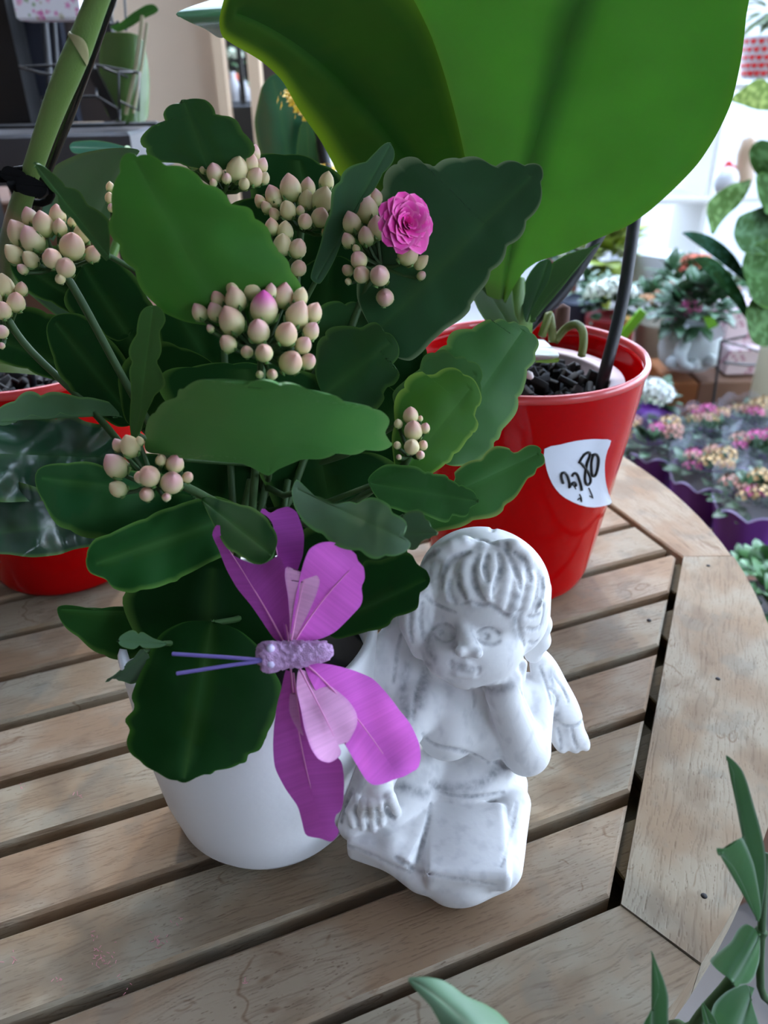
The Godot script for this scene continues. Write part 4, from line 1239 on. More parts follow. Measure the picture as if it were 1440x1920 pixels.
func cherub_field() -> void:
	# seat, legs and base under the book
	ell(on(872, 1604, TOP + 0.012), Vector3(27, 15, 22), Basis(Vector3.UP, 0.2))
	cap(pz(735, 1596, -0.222), pz(790, 1634, -0.2125), 8.5, 9.5)
	cap(pz(862, 1632, -0.2135), pz(910, 1622, -0.2150), 10.5, 10.5, 5.0)
	cap(pz(955, 1470, -0.240), pz(949, 1612, -0.219), 9.5, 8.2, 6.0)
	cap(pz(885, 1500, -0.250), pz(800, 1510, -0.245), 15.0, 14.0, 6.0)
	cap(pz(765, 1478, -0.246), pz(720, 1550, -0.236), 13.0, 10.0, 6.0)
	cap(pz(690, 1420, -0.252), pz(664, 1545, -0.240), 11.0, 8.0, 6.0)
	cap(pz(775, 1300, -0.256), pz(722, 1380, -0.250), 13.0, 12.0, 6.0)
	cap(on(960, 1506, TOP + 0.016), on(940, 1624, TOP + 0.0145), 9.5, 10.0, 5.0)
	cap(on(876, 1646, TOP + 0.013), on(920, 1624, TOP + 0.013), 9.5, 9.5, 6.0)
	ell(on(874, 1640, TOP + 0.006), Vector3(19, 9, 12.5), Basis(Vector3.UP, 0.25), 4.0)
	ell(pz(778, 1440, -0.250), Vector3(14, 14, 12), Basis(), 5.0)
	# trunk
	ell(pz(884, 1445, -0.2455), Vector3(26, 15, 18), Basis(Vector3.BACK, -0.1), 4.0)
	cap(pz(835, 1350, -0.2475), pz(925, 1352, -0.2475), 15.5, 15.0, 5.0)
	cap(pz(838, 1320, -0.247), pz(838, 1375, -0.2445), 13.5, 13.0, 4.0)
	cap(pz(905, 1320, -0.249), pz(915, 1375, -0.245), 13.5, 13.0, 4.0)
	cap(pz(800, 1310, -0.250), pz(975, 1305, -0.252), 11.0, 12.0, 6.0)
	cap(pz(885, 1330, -0.252), pz(888, 1230, -0.248), 12.0, 12.0, 5.0)
	# the arm by the planter, its hand laid on the page
	cap(pz(790, 1315, -0.247), pz(728, 1410, -0.237), 10.5, 9.0, 4.0)
	cap(pz(728, 1410, -0.237), pz(708, 1478, -0.2275), 8.5, 6.5, 4.0)
	# wings
	var w0 := pz(760, 1180, -0.266)
	var w1 := pz(708, 1285, -0.262)
	var wb := Basis((w1 - w0).normalized().cross(Vector3(0, 0, 1)).normalized(), (w1 - w0).normalized(), Vector3.ZERO)
	wb.z = wb.x.cross(wb.y)
	ell((w0 + w1) * 0.5, Vector3(13, 25, 7), wb, 5.0)
	ell(pz(762, 1290, -0.258), Vector3(15, 20, 8), Basis(), 5.0)
	for f in [[1008, 1232, -0.2545, 1058, 1342, -0.2465, 9.5, 5.0], [1022, 1262, -0.2525, 1082, 1362, -0.2425, 8.0, 4.5], [1046, 1330, -0.2475, 1098, 1398, -0.2385, 5.6, 3.6], [1044, 1350, -0.2465, 1080, 1402, -0.2395, 5.4, 3.6], [1038, 1360, -0.2465, 1056, 1402, -0.2405, 5.0, 3.4]]:
		var a := pz(f[0], f[1], f[2])
		var b := pz(f[3], f[4], f[5])
		var y := (b - a).normalized()
		var z := (Vector3(0.35, 0.25, 1.0) - y * y.dot(Vector3(0.35, 0.25, 1.0))).normalized()
		ell((a + b) * 0.5, Vector3(f[6], (b - a).length() * 500.0 + f[6] * 0.6, f[7]), Basis(y.cross(z), y, z), 1.6)
	# head: skull, hair mass, face
	var chin := pz(868, 1268, -0.2265)
	var crown := pz(928, 985, -0.262)
	var up := (crown - chin).normalized()
	var fwd := (EYE - pz(905, 1120, -0.25)).normalized()
	fwd = (fwd - up * up.dot(fwd)).normalized()
	var side := up.cross(fwd).normalized()
	fwd = (fwd - side * 0.12).normalized()
	var hb := Basis(side, up, fwd).orthonormalized()
	ell(pz(906, 1098, -0.2525), Vector3(30.0, 26.5, 28.0), hb, 4.0)
	ell(pz(905, 1140, -0.2545), Vector3(30.5, 25.0, 25.0), hb, 5.0)
	ell(pz(886, 1190, -0.2435), Vector3(24.0, 22.5, 20.0), hb, 2.2)
	for c in [[838, 1226, -0.2390, 10.5], [921, 1236, -0.2395, 11.5], [870, 1262, -0.2345, 6.5]]:
		ell(pz(c[0], c[1], c[2]), Vector3.ONE * c[3], Basis(), 5.0)
	# hair at the sides
	for s in [[778, 1120, 782, 1160, 9.0, 7.5, -0.2525], [776, 1165, 790, 1215, 7.0, 5.0, -0.2495], [998, 1105, 1000, 1165, 9.0, 8.0, -0.2560], [1000, 1150, 1012, 1170, 6.5, 6.0, -0.2480], [1002, 1175, 1010, 1200, 6.5, 6.0, -0.2490], [1004, 1200, 1000, 1226, 5.5, 4.5, -0.2500]]:
		cap(pz(s[0], s[1], s[6]), pz(s[2], s[3], s[6]), s[4], s[5], 2.2)
	# the other arm: elbow out, fist at the cheek
	cap(pz(1003, 1300, -0.2505), pz(990, 1405, -0.2325), 10.0, 11.0, 4.0)
	cap(pz(985, 1412, -0.2325), pz(944, 1300, -0.2300), 11.2, 8.0, 3.0)
	cap(pz(946, 1300, -0.2300), pz(950, 1276, -0.2295), 7.6, 6.6, 3.0)
	for i in 4:
		var x := 920.0 + i * 13.0
		cap(pz(x + 8, 1274 - i * 2.0, -0.2270), pz(x, 1262 - i * 4.0, -0.2285), 2.4, 2.0, 1.2)
	cap(pz(974, 1272, -0.2300), pz(980, 1244, -0.2320), 2.8, 2.2, 1.6)
	# the open book
	var h := TOP + 0.0265
	var pages := [[[807, 1504], [783, 1632], [938, 1650], [970, 1498], 0.03], [[807, 1504], [783, 1632], [634, 1572], [712, 1478], -0.03]]
	for pg in pages:
		var c0 := on(pg[0][0], pg[0][1], h)
		var c1 := on(pg[1][0], pg[1][1], h)
		var c2 := on(pg[2][0], pg[2][1], h)
		var c3 := on(pg[3][0], pg[3][1], h)
		var xx := ((c2 + c3) * 0.5 - (c0 + c1) * 0.5)
		var zz := ((c1 + c2) * 0.5 - (c0 + c3) * 0.5)
		var wx := xx.length()
		var wz := zz.length()
		xx = xx.normalized()
		zz = (zz - xx * xx.dot(zz)).normalized()
		var yy := zz.cross(xx)
		if yy.y < 0.0: yy = -yy
		var bs := Basis(xx, yy, zz) * Basis(Vector3.BACK, pg[4])
		slab((c0 + c1 + c2 + c3) * 0.25 - Vector3.UP * 0.0062, Vector3(wx * 500.0 - 0.2, 6.4, wz * 500.0), bs, 3.4, 1.6)
		ell((c0 + c1 + c2 + c3) * 0.25 - Vector3.UP * 0.0040, Vector3(wx * 480.0, 5.6, wz * 490.0), bs, 3.0)
	# hand on the page: back of the hand, four fingers, thumb
	cap(hit(712, 1480) , hit(700, 1502), 6.2, 5.4, 3.0)
	for f in [[668, 1498, 657, 1520, 662, 1545], [684, 1504, 678, 1526, 681, 1550], [700, 1506, 699, 1528, 700, 1551], [714, 1504, 716, 1524, 715, 1542]]:
		var a := hit(f[0], f[1])
		var b := hit(f[2], f[3]) + Vector3.UP * 0.0005
		var c := hit(f[4], f[5]) + Vector3.UP * 0.0003
		cap(a, b, 2.7, 2.5, 1.1)
		cap(b, c, 2.5, 2.1, 0.9)
	cap(hit(730, 1494), hit(744, 1522), 3.0, 2.2, 1.0)
	face_field()

func face_field() -> void:
	# brow, sockets, eyes
	for e in [[831, 1187, 5.0], [914, 1194, 5.2]]:
		var c := hit(e[0], e[1])
		var n := (EYE - c).normalized()
		ell(c + n * 0.0008, Vector3(6.2, 3.4, 2.6), view, 2.4, true)
		var c2 := hit(e[0], e[1])
		ell(c2 - n * 0.0024, Vector3(4.9, 3.0, 3.2), view, 0.9)
	var b0 := hit(868, 1168)
	var tip := hit(879, 1214)
	var n := (EYE - tip).normalized()
	cap(b0 - n * 0.0018, tip + n * 0.0010, 2.8, 4.0, 2.4)
	cap(tip + n * 0.0018, tip + n * 0.0020, 3.7, 3.7, 1.6)
	for w in [[864, 1221], [895, 1224]]:
		var q := hit(w[0], w[1])
		cap(q + n * 0.0002, q + n * 0.0006, 2.5, 2.5, 1.4)
	# lips
	var m0 := hit(852, 1245)
	var m1 := hit(873, 1246)
	var m2 := hit(895, 1254)
	cap(m0 - n * 0.0018, m1 - n * 0.0010, 1.7, 2.2, 1.8)
	cap(m1 - n * 0.0010, m2 - n * 0.0018, 2.2, 1.7, 1.8)
	var l0 := hit(858, 1260)
	var l1 := hit(884, 1264)
	cap(l0 - n * 0.0014, l1 - n * 0.0014, 2.1, 2.1, 2.0)
	groove([847, 1244, 860, 1250, 874, 1252, 888, 1256, 898, 1258], 0.6, 0.4, 0.3, 0.8)
	groove([846, 1240, 845, 1246, 848, 1252], 0.6, 0.5)
	groove([897, 1252, 899, 1258, 896, 1266], 0.6, 0.5)
	# lids
	groove([811, 1180, 822, 1172, 838, 1171, 852, 1180], 0.7, 0.45)
	groove([812, 1190, 822, 1199, 836, 1203, 850, 1198], 0.6, 0.4)
	groove([894, 1188, 904, 1180, 920, 1178, 936, 1188], 0.7, 0.45)
	groove([896, 1198, 908, 1206, 924, 1208, 938, 1202], 0.6, 0.4)
	groove([826, 1183, 830, 1186, 826, 1190], 0.8, 0.6)
	groove([910, 1190, 914, 1193, 910, 1197], 0.8, 0.6)
	groove([849, 1216, 853, 1226], 0.5, 0.4, 0.3, 0.8)
	groove([904, 1218, 903, 1228], 0.5, 0.4, 0.3, 0.8)
	# fringe: locks combed from the crown
	for l in [[884, 1026, 850, 1050, 838, 1080, 842, 1118], [897, 1030, 874, 1060, 872, 1092, 884, 1122], [905, 1030, 900, 1065, 905, 1095, 918, 1126], [922, 1030, 924, 1065, 920, 1092, 914, 1112], [938, 1030, 950, 1068, 944, 1104, 938, 1136], [940, 1026, 968, 1066, 966, 1110, 956, 1146], [956, 1024, 986, 1066, 990, 1100, 984, 1132], [880, 1022, 838, 1042, 820, 1070, 816, 1108], [870, 1018, 826, 1034, 802, 1062, 796, 1110], [966, 1026, 1004, 1066, 1010, 1100, 1006, 1130]]:
		ridge(l, 3.4, 2.6, 0.5, 1.3)
	for g in [[883, 1034, 848, 1048, 829, 1075, 827, 1102], [897, 1041, 888, 1065, 890, 1093, 899, 1114, 909, 1131], [914, 1041, 909, 1065, 914, 1089], [935, 1041, 939, 1065, 930, 1096, 926, 1120], [945, 1027, 963, 1061, 973, 1086, 978, 1107], [966, 1037, 987, 1058, 996, 1089], [1018, 1086, 1018, 1114, 1005, 1148], [859, 1079, 860, 1100, 873, 1124], [845, 1089, 843, 1114, 853, 1131], [822, 1032, 798, 1046, 788, 1060]]:
		groove(g, 1.25, 0.55, 0.32)
	groove([800, 1118, 812, 1130, 830, 1140, 853, 1148], 0.8, 0.4)
	groove([866, 1134, 882, 1129, 898, 1134, 914, 1134, 928, 1140, 944, 1152, 962, 1152, 976, 1144], 0.9, 0.5)
	groove([878, 1010, 900, 1012, 918, 1016, 945, 1026], 0.8, 0.4)
	groove([922, 996, 926, 988, 934, 980], 1.0, 0.5)
	groove([948, 1020, 950, 1030], 1.4, 1.0)
	groove([978, 1150, 972, 1166, 976, 1190, 984, 1210], 1.0, 0.6)
	groove([990, 1156, 1002, 1158, 1012, 1152], 0.9, 0.5)
	groove([988, 1178, 1000, 1182, 1012, 1176], 0.9, 0.5)
	groove([992, 1204, 1000, 1208, 1008, 1202], 0.8, 0.5)
	groove([1020, 1110, 1020, 1150, 1012, 1180], 0.7, 0.4)
	groove([792, 1132, 790, 1165, 796, 1200], 1.1, 0.7)
	groove([772, 1140, 768, 1170, 772, 1205], 0.8, 0.5)
	# creases of the body
	groove([792, 1376, 806, 1392, 830, 1402, 860, 1408, 890, 1416, 916, 1430], 1.1, 0.5)
	groove([884, 1290, 890, 1312, 888, 1330], 0.7, 0.3, 0.2, 0.5)
	groove([806, 1468, 826, 1484, 850, 1492, 880, 1494, 912, 1492, 944, 1486], 1.2, 0.7)
	groove([928, 1428, 944, 1436, 956, 1444], 1.2, 0.8)
	groove([808, 1508, 802, 1540, 792, 1580, 783, 1614], 1.1, 0.8)
	groove([968, 1504, 960, 1550, 948, 1600, 938, 1624], 0.6, 0.4, 0.3, 0.5)
	groove([636, 1580, 690, 1600, 740, 1626, 770, 1636], 0.7, 0.4, 0.3, 0.6)
	groove([742, 1608, 760, 1622, 776, 1630], 1.4, 0.7)
	groove([776, 1632, 830, 1644, 880, 1652, 930, 1660], 0.7, 0.4, 0.3, 0.6)
	for g in [[667, 1512, 668, 1530, 671, 1548], [688, 1516, 688, 1534, 690, 1551], [706, 1516, 707, 1532, 708, 1545]]: groove(g, 0.7, 0.45)
	groove([722, 1508, 728, 1522, 738, 1534], 1.5, 0.6)
	groove([660, 1480, 648, 1510, 640, 1540], 1.2, 0.8)
	groove([1040, 1352, 1062, 1362, 1082, 1360, 1098, 1346], 0.9, 0.5)
	groove([1046, 1366, 1050, 1384, 1052, 1404], 0.7, 0.4)
	groove([1072, 1364, 1076, 1384, 1082, 1404], 0.7, 0.4)
	groove([1030, 1290, 1046, 1310, 1040, 1330], 0.8, 0.4, 0.3, 1.4)
	groove([1040, 1270, 1056, 1292, 1066, 1316], 0.7, 0.4)
	groove([792, 1262, 780, 1300, 774, 1350], 0.9, 0.5, 0.3, 1.3)
	groove([752, 1190, 744, 1230, 738, 1280], 0.7, 0.5, 0.3, 1.2)
	groove([1012, 1250, 1024, 1280, 1034, 1320], 0.8, 0.5, 0.3, 1.2)
	groove([976, 1290, 988, 1320, 1000, 1350], 0.6, 0.4, 0.3, 1.2)
	# brushed grey wash where the painter rubbed it in
	smear([804, 1246, 794, 1280, 788, 1320], 2.4)
	smear([762, 1250, 754, 1300, 766, 1350], 2.2)
	smear([812, 1470, 850, 1480, 900, 1470, 940, 1440], 2.6)
	smear([905, 1288, 930, 1294, 960, 1286], 1.8)
	smear([806, 1190, 804, 1215, 812, 1235], 2.0)
	smear([856, 1180, 851, 1200, 852, 1212], 1.2)
	smear([884, 1184, 893, 1200, 900, 1216], 1.5)
	smear([972, 1120, 966, 1150, 972, 1190], 2.4)
	smear([740, 1470, 770, 1480, 800, 1490], 2.4)
	smear([1034, 1260, 1040, 1310, 1044, 1350], 2.2)
	smear([860, 1250, 880, 1256], 1.6)

func cherub_mesh() -> ArrayMesh:
	var cell := 0.00085
	var lo := Vector3(9, 9, 9)
	var hi := -lo
	for q in field:
		if q.cut: continue
		var r := q.ra + q.rb
		if q.kind == 0: r = maxf(q.ra, q.rb)
		elif q.kind == 1: r = maxf(q.b.x, maxf(q.b.y, q.b.z))
		else: r = q.b.length() + q.ra
		for c in ([q.a, q.b] if q.kind == 0 else [q.a]):
			lo = lo.min(c - Vector3.ONE * r)
			hi = hi.max(c + Vector3.ONE * r)
	lo.y = maxf(lo.y, TOP - 0.004)
	lo -= Vector3.ONE * 0.004
	hi += Vector3.ONE * 0.004
	var B := 4
	var nb := Vector3i(((hi - lo) / (cell * B)).ceil())
	var n := nb * B + Vector3i.ONE
	var val := PackedFloat32Array()
	val.resize(n.x * n.y * n.z)
	val.fill(9.0)
	var sx := 1
	var sy := n.x
	var sz := n.x * n.y
	var active := []
	var S := 3      # blocks that share a list of nearby shapes
	for Z in range(0, nb.z, S):
		for Y in range(0, nb.y, S):
			for X in range(0, nb.x, S):
				var half := cell * B * S * 0.5
				var c := lo + Vector3(X, Y, Z) * cell * B + Vector3.ONE * half
				var near: Array[Prim] = []
				var least := 9.0
				for q in field:
					var e := q.dist(c)
					if q.kind == 1: e = minf(e, (c - q.a).length() - minf(q.b.x, minf(q.b.y, q.b.z)))
					if e < half * 1.74 + q.k + 0.0012:
						near.append(q)
						if not q.cut: least = minf(least, e)
				if near.is_empty() or least > half * 1.74 + 0.004: continue
				for z in range(Z, mini(Z + S, nb.z)):
					for y in range(Y, mini(Y + S, nb.y)):
						for x in range(X, mini(X + S, nb.x)):
							var p0 := lo + Vector3(x, y, z) * cell * B
							if absf(maxf(sdf(p0 + Vector3.ONE * cell * B * 0.5, near), TOP - p0.y - cell * B * 0.5)) > cell * B * 1.25: continue
							active.append(Vector3i(x, y, z))
							for k in B + 1:
								for j in B + 1:
									var at := (z * B + k) * sz + (y * B + j) * sy + x * B
									for i in B + 1:
										if val[at + i] > 8.0:
											var p := p0 + Vector3(i, j, k) * cell
											val[at + i] = maxf(sdf(p, near), TOP + 0.0002 - p.y)
	var painted := {}
	for q in wash:
		var r := q.ra + q.k
		var p0 := Vector3i(((q.a.min(q.b) - Vector3.ONE * r) / 0.006).floor())
		var p1 := Vector3i(((q.a.max(q.b) + Vector3.ONE * r) / 0.006).floor())
		for z in range(p0.z, p1.z + 1):
			for y in range(p0.y, p1.y + 1):
				for x in range(p0.x, p1.x + 1):
					var key := Vector3i(x, y, z)
					if not painted.has(key): painted[key] = []
					painted[key].append(q)
	var where := {}
	var mb := MB.new()
	var nz := noise(91, 200.0, 3)
	var nf := noise(92, 330.0, 3)
	var cells := []
	for a in active:
		for k in B:
			for j in B:
				for i in B:
					var at: int = (a.z * B + k) * sz + (a.y * B + j) * sy + a.x * B + i
					var low := minf(minf(minf(val[at], val[at + 1]), minf(val[at + sy], val[at + sy + 1])), minf(minf(val[at + sz], val[at + sz + 1]), minf(val[at + sz + sy], val[at + sz + sy + 1])))
					if low >= 0.0: continue
					var high := maxf(maxf(maxf(val[at], val[at + 1]), maxf(val[at + sy], val[at + sy + 1])), maxf(maxf(val[at + sz], val[at + sz + 1]), maxf(val[at + sz + sy], val[at + sz + sy + 1])))
					if high < 0.0: continue
					var v := [val[at], val[at + 1], val[at + sy], val[at + sy + 1], val[at + sz], val[at + sz + 1], val[at + sz + sy], val[at + sz + sy + 1]]
					var s := Vector3.ZERO
					var m := 0
					for e in [[0, 1], [2, 3], [4, 5], [6, 7], [0, 2], [1, 3], [4, 6], [5, 7], [0, 4], [1, 5], [2, 6], [3, 7]]:
						var p: float = v[e[0]]
						var q: float = v[e[1]]
						if (p < 0.0) == (q < 0.0): continue
						var f := p / (p - q)
						var c0 := Vector3(e[0] & 1, (e[0] >> 1) & 1, e[0] >> 2)
						var c1 := Vector3(e[1] & 1, (e[1] >> 1) & 1, e[1] >> 2)
						s += c0.lerp(c1, f)
						m += 1
					var w := lo + (Vector3(a.x * B + i, a.y * B + j, a.z * B + k) + s / m) * cell
					where[at] = mb.P.size()
					cells.append(at)
					var grey := 0.0
					var key := Vector3i((w / 0.006).floor())
					if painted.has(key):
						for q in painted[key]:
							var e: float = q.dist(w)
							if e < q.k: grey = maxf(grey, q.shade * sm(q.k, -q.k * 0.7, e))
					grey *= 0.68 + 0.5 * nf.get_noise_3d(w.x, w.y * 0.6, w.z) + 0.3 * nz.get_noise_3d(w.x, w.y, w.z)
					grey = clampf(maxf(grey, 0.2 * sm(0.0, 0.6, nz.get_noise_3d(w.x * 0.6, w.y * 0.3, w.z * 0.6))), 0.0, 0.85)
					mb.v(w, Vector2.ZERO, Color(0.735, 0.73, 0.725).lerp(Color(0.17, 0.185, 0.21), grey))
	for at in cells:
		for e in [[1, sy, sz], [sy, sz, 1], [sz, 1, sy]]:
			var p: float = val[at]
			var q: float = val[at + e[0]]
			if (p < 0.0) == (q < 0.0): continue
			var a: int = where.get(at, -1)
			var b: int = where.get(at - e[1], -1)
			var c: int = where.get(at - e[1] - e[2], -1)
			var d: int = where.get(at - e[2], -1)
			if a < 0 or b < 0 or c < 0 or d < 0: continue
			if p < 0.0: mb.q(a, b, c, d)
			else: mb.q(a, d, c, b)
	return mb.mesh(M.plaster, false)

func build_planter() -> void:
	var t := thing("cherub_planter", PLANTER, "white plaster planter with a seated winged cherub, chin on hand, over an open book", "planter")
	var mb := MB.new()
	var white := []
	var prof := [[0.0, 0.0], [0.038, 0.0], [0.0445, 0.0025], [0.0492, 0.010], [0.0535, 0.030], [0.0565, 0.058], [0.0582, 0.085], [0.0590, 0.110], [0.0595, 0.1165], [0.0580, 0.119], [0.0552, 0.1180], [0.0540, 0.108], [0.050, 0.030], [0.0, 0.028]]
	for p in prof: white.append(Color(0.74, 0.735, 0.74))
	mb.lathe(prof, PLANTER, 80, white)
	obj("pot", mb.mesh(M.plaster), t)
	var soil := MB.new()
	soil.lathe([[0.0, 0.100], [0.030, 0.099], [0.0533, 0.095], [0.0533, 0.06], [0.0, 0.06]], PLANTER, 48)
	obj("soil", soil.mesh(M.soil), t)
	cherub_field()
	obj("cherub", cherub_mesh(), t)

# ---------- the shop: floor, walls with windows, a ceiling open to the sky through a glass roof light ----------
func walls_round(called: String, full: AABB, holes: Array, axis: int, m: Material) -> void:
	# a slab with rectangular holes; the two axes across it are cut into strips round the holes
	var u := (axis + 1) % 3
	var v := (axis + 2) % 3
	var us := [full.position[u], full.end[u]]
	var vs := [full.position[v], full.end[v]]
	for h in holes:
		us.append(h.position[u]); us.append(h.end[u]); vs.append(h.position[v]); vs.append(h.end[v])
	us.sort(); vs.sort()
	var mb := MB.new()
	for i in us.size() - 1:
		for j in vs.size() - 1:
			if us[i + 1] - us[i] < 0.001 or vs[j + 1] - vs[j] < 0.001: continue
			var c := full.get_center()
			c[u] = (us[i] + us[i + 1]) * 0.5
			c[v] = (vs[j] + vs[j + 1]) * 0.5
			var inside := false
			for h in holes:
				if c[u] > h.position[u] and c[u] < h.end[u] and c[v] > h.position[v] and c[v] < h.end[v]: inside = true
			if inside: continue
			var s := full.size
			s[u] = us[i + 1] - us[i]
			s[v] = vs[j + 1] - vs[j]
			mb.box(c, s)
	struct(called, mb.mesh(m, false))

func window(called: String, hole: AABB, axis: int, bars: int) -> void:
	var u := (axis + 1) % 3
	var v := (axis + 2) % 3
	var fr := MB.new()
	for k in 2:
		var c := hole.get_center()
		var s := hole.size
		s[axis] = 0.06
		s[u] = 0.04
		c[u] = hole.position[u] + 0.02 if k == 0 else hole.end[u] - 0.02
		fr.box(c, s)
		c = hole.get_center()
		s = hole.size
		s[axis] = 0.06
		s[v] = 0.04
		c[v] = hole.position[v] + 0.02 if k == 0 else hole.end[v] - 0.02
		fr.box(c, s)
	for k in bars:
		var c := hole.get_center()
		var s := hole.size
		s[axis] = 0.05
		s[u] = 0.03
		c[u] = lerpf(hole.position[u], hole.end[u], (k + 1.0) / (bars + 1))
		fr.box(c, s)
	var w := struct(called, fr.mesh(M.frame_white, false))
	for k in bars + 1:
		var pn := MB.new()
		var c := hole.get_center()
		var s := hole.size
		s[axis] = 0.006
		s[u] = hole.size[u] / (bars + 1)
		c[u] = lerpf(hole.position[u], hole.end[u], (k + 0.5) / (bars + 1))
		pn.box(c, s)
		obj("pane", pn.mesh(M.glass, false), w)

func build_room() -> void:
	mat("floor_tile", Color(0.42, 0.40, 0.385), 0.5)
	mat("white_wall", Color(0.82, 0.83, 0.84), 0.7)
	mat("beige_wall", Color(0.85, 0.765, 0.665), 0.8)
	mat("side_wall", Color(0.46, 0.38, 0.32), 0.8)
	mat("frame_white", Color(0.80, 0.80, 0.80), 0.5)
	var g := mat("glass", Color(0.9, 0.95, 1.0, 0.06), 0.02)
	g.transparency = BaseMaterial3D.TRANSPARENCY_ALPHA
	walls_round("floor", AABB(Vector3(-2.6, -0.1, -4.1), Vector3(5.7, 0.1, 7.2)), [], 1, M.floor_tile)
	var roof := AABB(Vector3(-0.5, 2.75, -3.6), Vector3(3.1, 0.15, 2.5))
	var front := AABB(Vector3(1.0, 1.1, 3.0), Vector3(1.3, 1.2, 0.1))
	var right := AABB(Vector3(3.0, 0.35, -2.9), Vector3(0.1, 2.25, 5.3))
	var back := AABB(Vector3(1.2, 0.25, -4.1), Vector3(1.7, 2.1, 0.1))
	walls_round("ceiling", AABB(Vector3(-2.6, 2.75, -4.1), Vector3(5.7, 0.15, 7.2)), [roof], 1, M.white_wall)
	walls_round("wall_back", AABB(Vector3(-2.6, 0, -4.1), Vector3(5.7, 2.75, 0.1)), [back], 2, M.white_wall)
	walls_round("wall_left", AABB(Vector3(-2.6, 0, -4.0), Vector3(0.1, 2.75, 7.0)), [], 0, M.side_wall)
	walls_round("wall_right", AABB(Vector3(3.0, 0, -4.0), Vector3(0.1, 2.75, 7.0)), [right], 0, M.white_wall)
	walls_round("wall_front", AABB(Vector3(-2.6, 0, 3.0), Vector3(5.7, 2.75, 0.1)), [front], 2, M.white_wall)
	window("window_1", roof, 1, 3)
	window("window_2", front, 2, 1)  # unseen window added behind the camera as front fill light
	window("window_3", right, 0, 3)
	window("window_4", back, 2, 2)

# ---------- what stands round the table ----------
var face := Basis.IDENTITY       # upright, turned towards the viewer's side of the shop

func vc(m: String, rough := 0.6, back := 0.0) -> StandardMaterial3D:
	if M.has(m): return M[m]
	var x := mat(m, Color.WHITE, rough)
	x.vertex_color_use_as_albedo = true
	if back > 0.0:
		x.backlight_enabled = true
		x.backlight = Color(back * 0.8, back, back * 0.5)
	return x

# a small bent leaf with thickness
func sprig(mb: MB, p: Vector3, dir: Vector3, up: Vector3, len: float, wid: float, col: Color) -> void:
	var s := dir.cross(up).normalized()
	var n := s.cross(dir).normalized()
	var rows := []
	var prof := [[0.0, 0.05], [0.25, 0.75], [0.55, 1.0], [0.8, 0.7], [1.0, 0.08]]
	for e in prof:
		var c: Vector3 = p + dir * len * e[0] + n * len * 0.22 * (e[0] - e[0] * e[0] * 1.5)
		var w: Vector3 = s * wid * 0.5 * e[1]
		rows.append(PackedVector3Array([c - w + n * wid * 0.10 * e[1], c - n * wid * 0.02, c + w + n * wid * 0.10 * e[1], c + n * wid * 0.04]))
	mb.skin(rows, true, [col, col, col, col.lightened(0.1), col])

func foliage(parent: Node3D, c: Vector3, r: Vector3, n: int, len: float, wid: float, col: Color, droop := 0.0) -> void:
	var mb := MB.new()
	for i in n:
		var a := rng.randf() * TAU
		var e := rng.randf_range(-0.35, 1.0)
		var d := Vector3(cos(a) * sqrt(maxf(0.0, 1.0 - e * e)), e, sin(a) * sqrt(maxf(0.0, 1.0 - e * e)))
		var p := c + d * r * rng.randf_range(0.45, 0.95)
		var dir := (d + Vector3(rng.randf_range(-0.6, 0.6), rng.randf_range(-0.3, 0.5) - droop, rng.randf_range(-0.6, 0.6))).normalized()
		var k := rng.randf_range(0.7, 1.35)
		sprig(mb, p, dir, Vector3(0.1, 1.0, 0.1) + d * 0.3, len * rng.randf_range(0.75, 1.2), wid * rng.randf_range(0.8, 1.15), Color(col.r * k, col.g * k, col.b * k))
	tag(obj("foliage", mb.mesh(vc("foliage_green", 0.45, 0.25), false), parent), "", "", "", "stuff")

func flower_head(parent: Node3D, c: Vector3, r: float, col: Color, n := 18) -> void:
	# a dome of small florets
	var mb := MB.new()
	for i in n:
		var u := (i + 0.5) / n
		var a := i * 2.39996
		var e := 1.0 - u * 1.1
		var d := Vector3(cos(a) * sqrt(maxf(0.0, 1.0 - e * e)), e, sin(a) * sqrt(maxf(0.0, 1.0 - e * e)))
		var p := c + d * r * Vector3(1.0, 0.6, 1.0)
		var k := rng.randf_range(0.8, 1.2)
		var cc := Color(col.r * k, col.g * k, col.b * k)
		for q in 4:
			var b := Basis(d, q * PI / 2 + a)
			var side := d.cross(Vector3(0.3, 0.2, 0.9)).normalized()
			sprig(mb, p, (b * side + d * 0.35).normalized(), d, r * 0.34, r * 0.28, cc)
	obj("flower_head", mb.mesh(vc("blossom", 0.6, 0.2), false), parent)

func pot_at(t: Node3D, called: String, at: Vector3, r0: float, r1: float, h: float, m: Material) -> void:
	var mb := MB.new()
	mb.lathe([[0.0, 0.0], [r0 * 0.94, 0.0], [r0, h * 0.03], [lerpf(r0, r1, 0.5) * 1.01, h * 0.5], [r1, h * 0.96], [r1 * 1.01, h], [r1 * 0.95, h], [r1 * 0.92, h * 0.92], [0.0, h * 0.88]], at, 40)
	obj(called, mb.mesh(m), t)

func upright_box(called: String, x: float, y: float, d: float, w: float, h: float, t: float, m: Material, bev := 0.002) -> MeshInstance3D:
	var mb := MB.new()
	mb.box(px(x, y, d), Vector3(w, h, t), face, bev)
	return obj(called, mb.mesh(m, false))

func part_box(parent: Node3D, called: String, x: float, y: float, d: float, w: float, h: float, t: float, m: Material, bev := 0.002) -> MeshInstance3D:
	var mb := MB.new()
	mb.box(px(x, y, d), Vector3(w, h, t), face, bev)
	return obj(called, mb.mesh(m, false), parent)

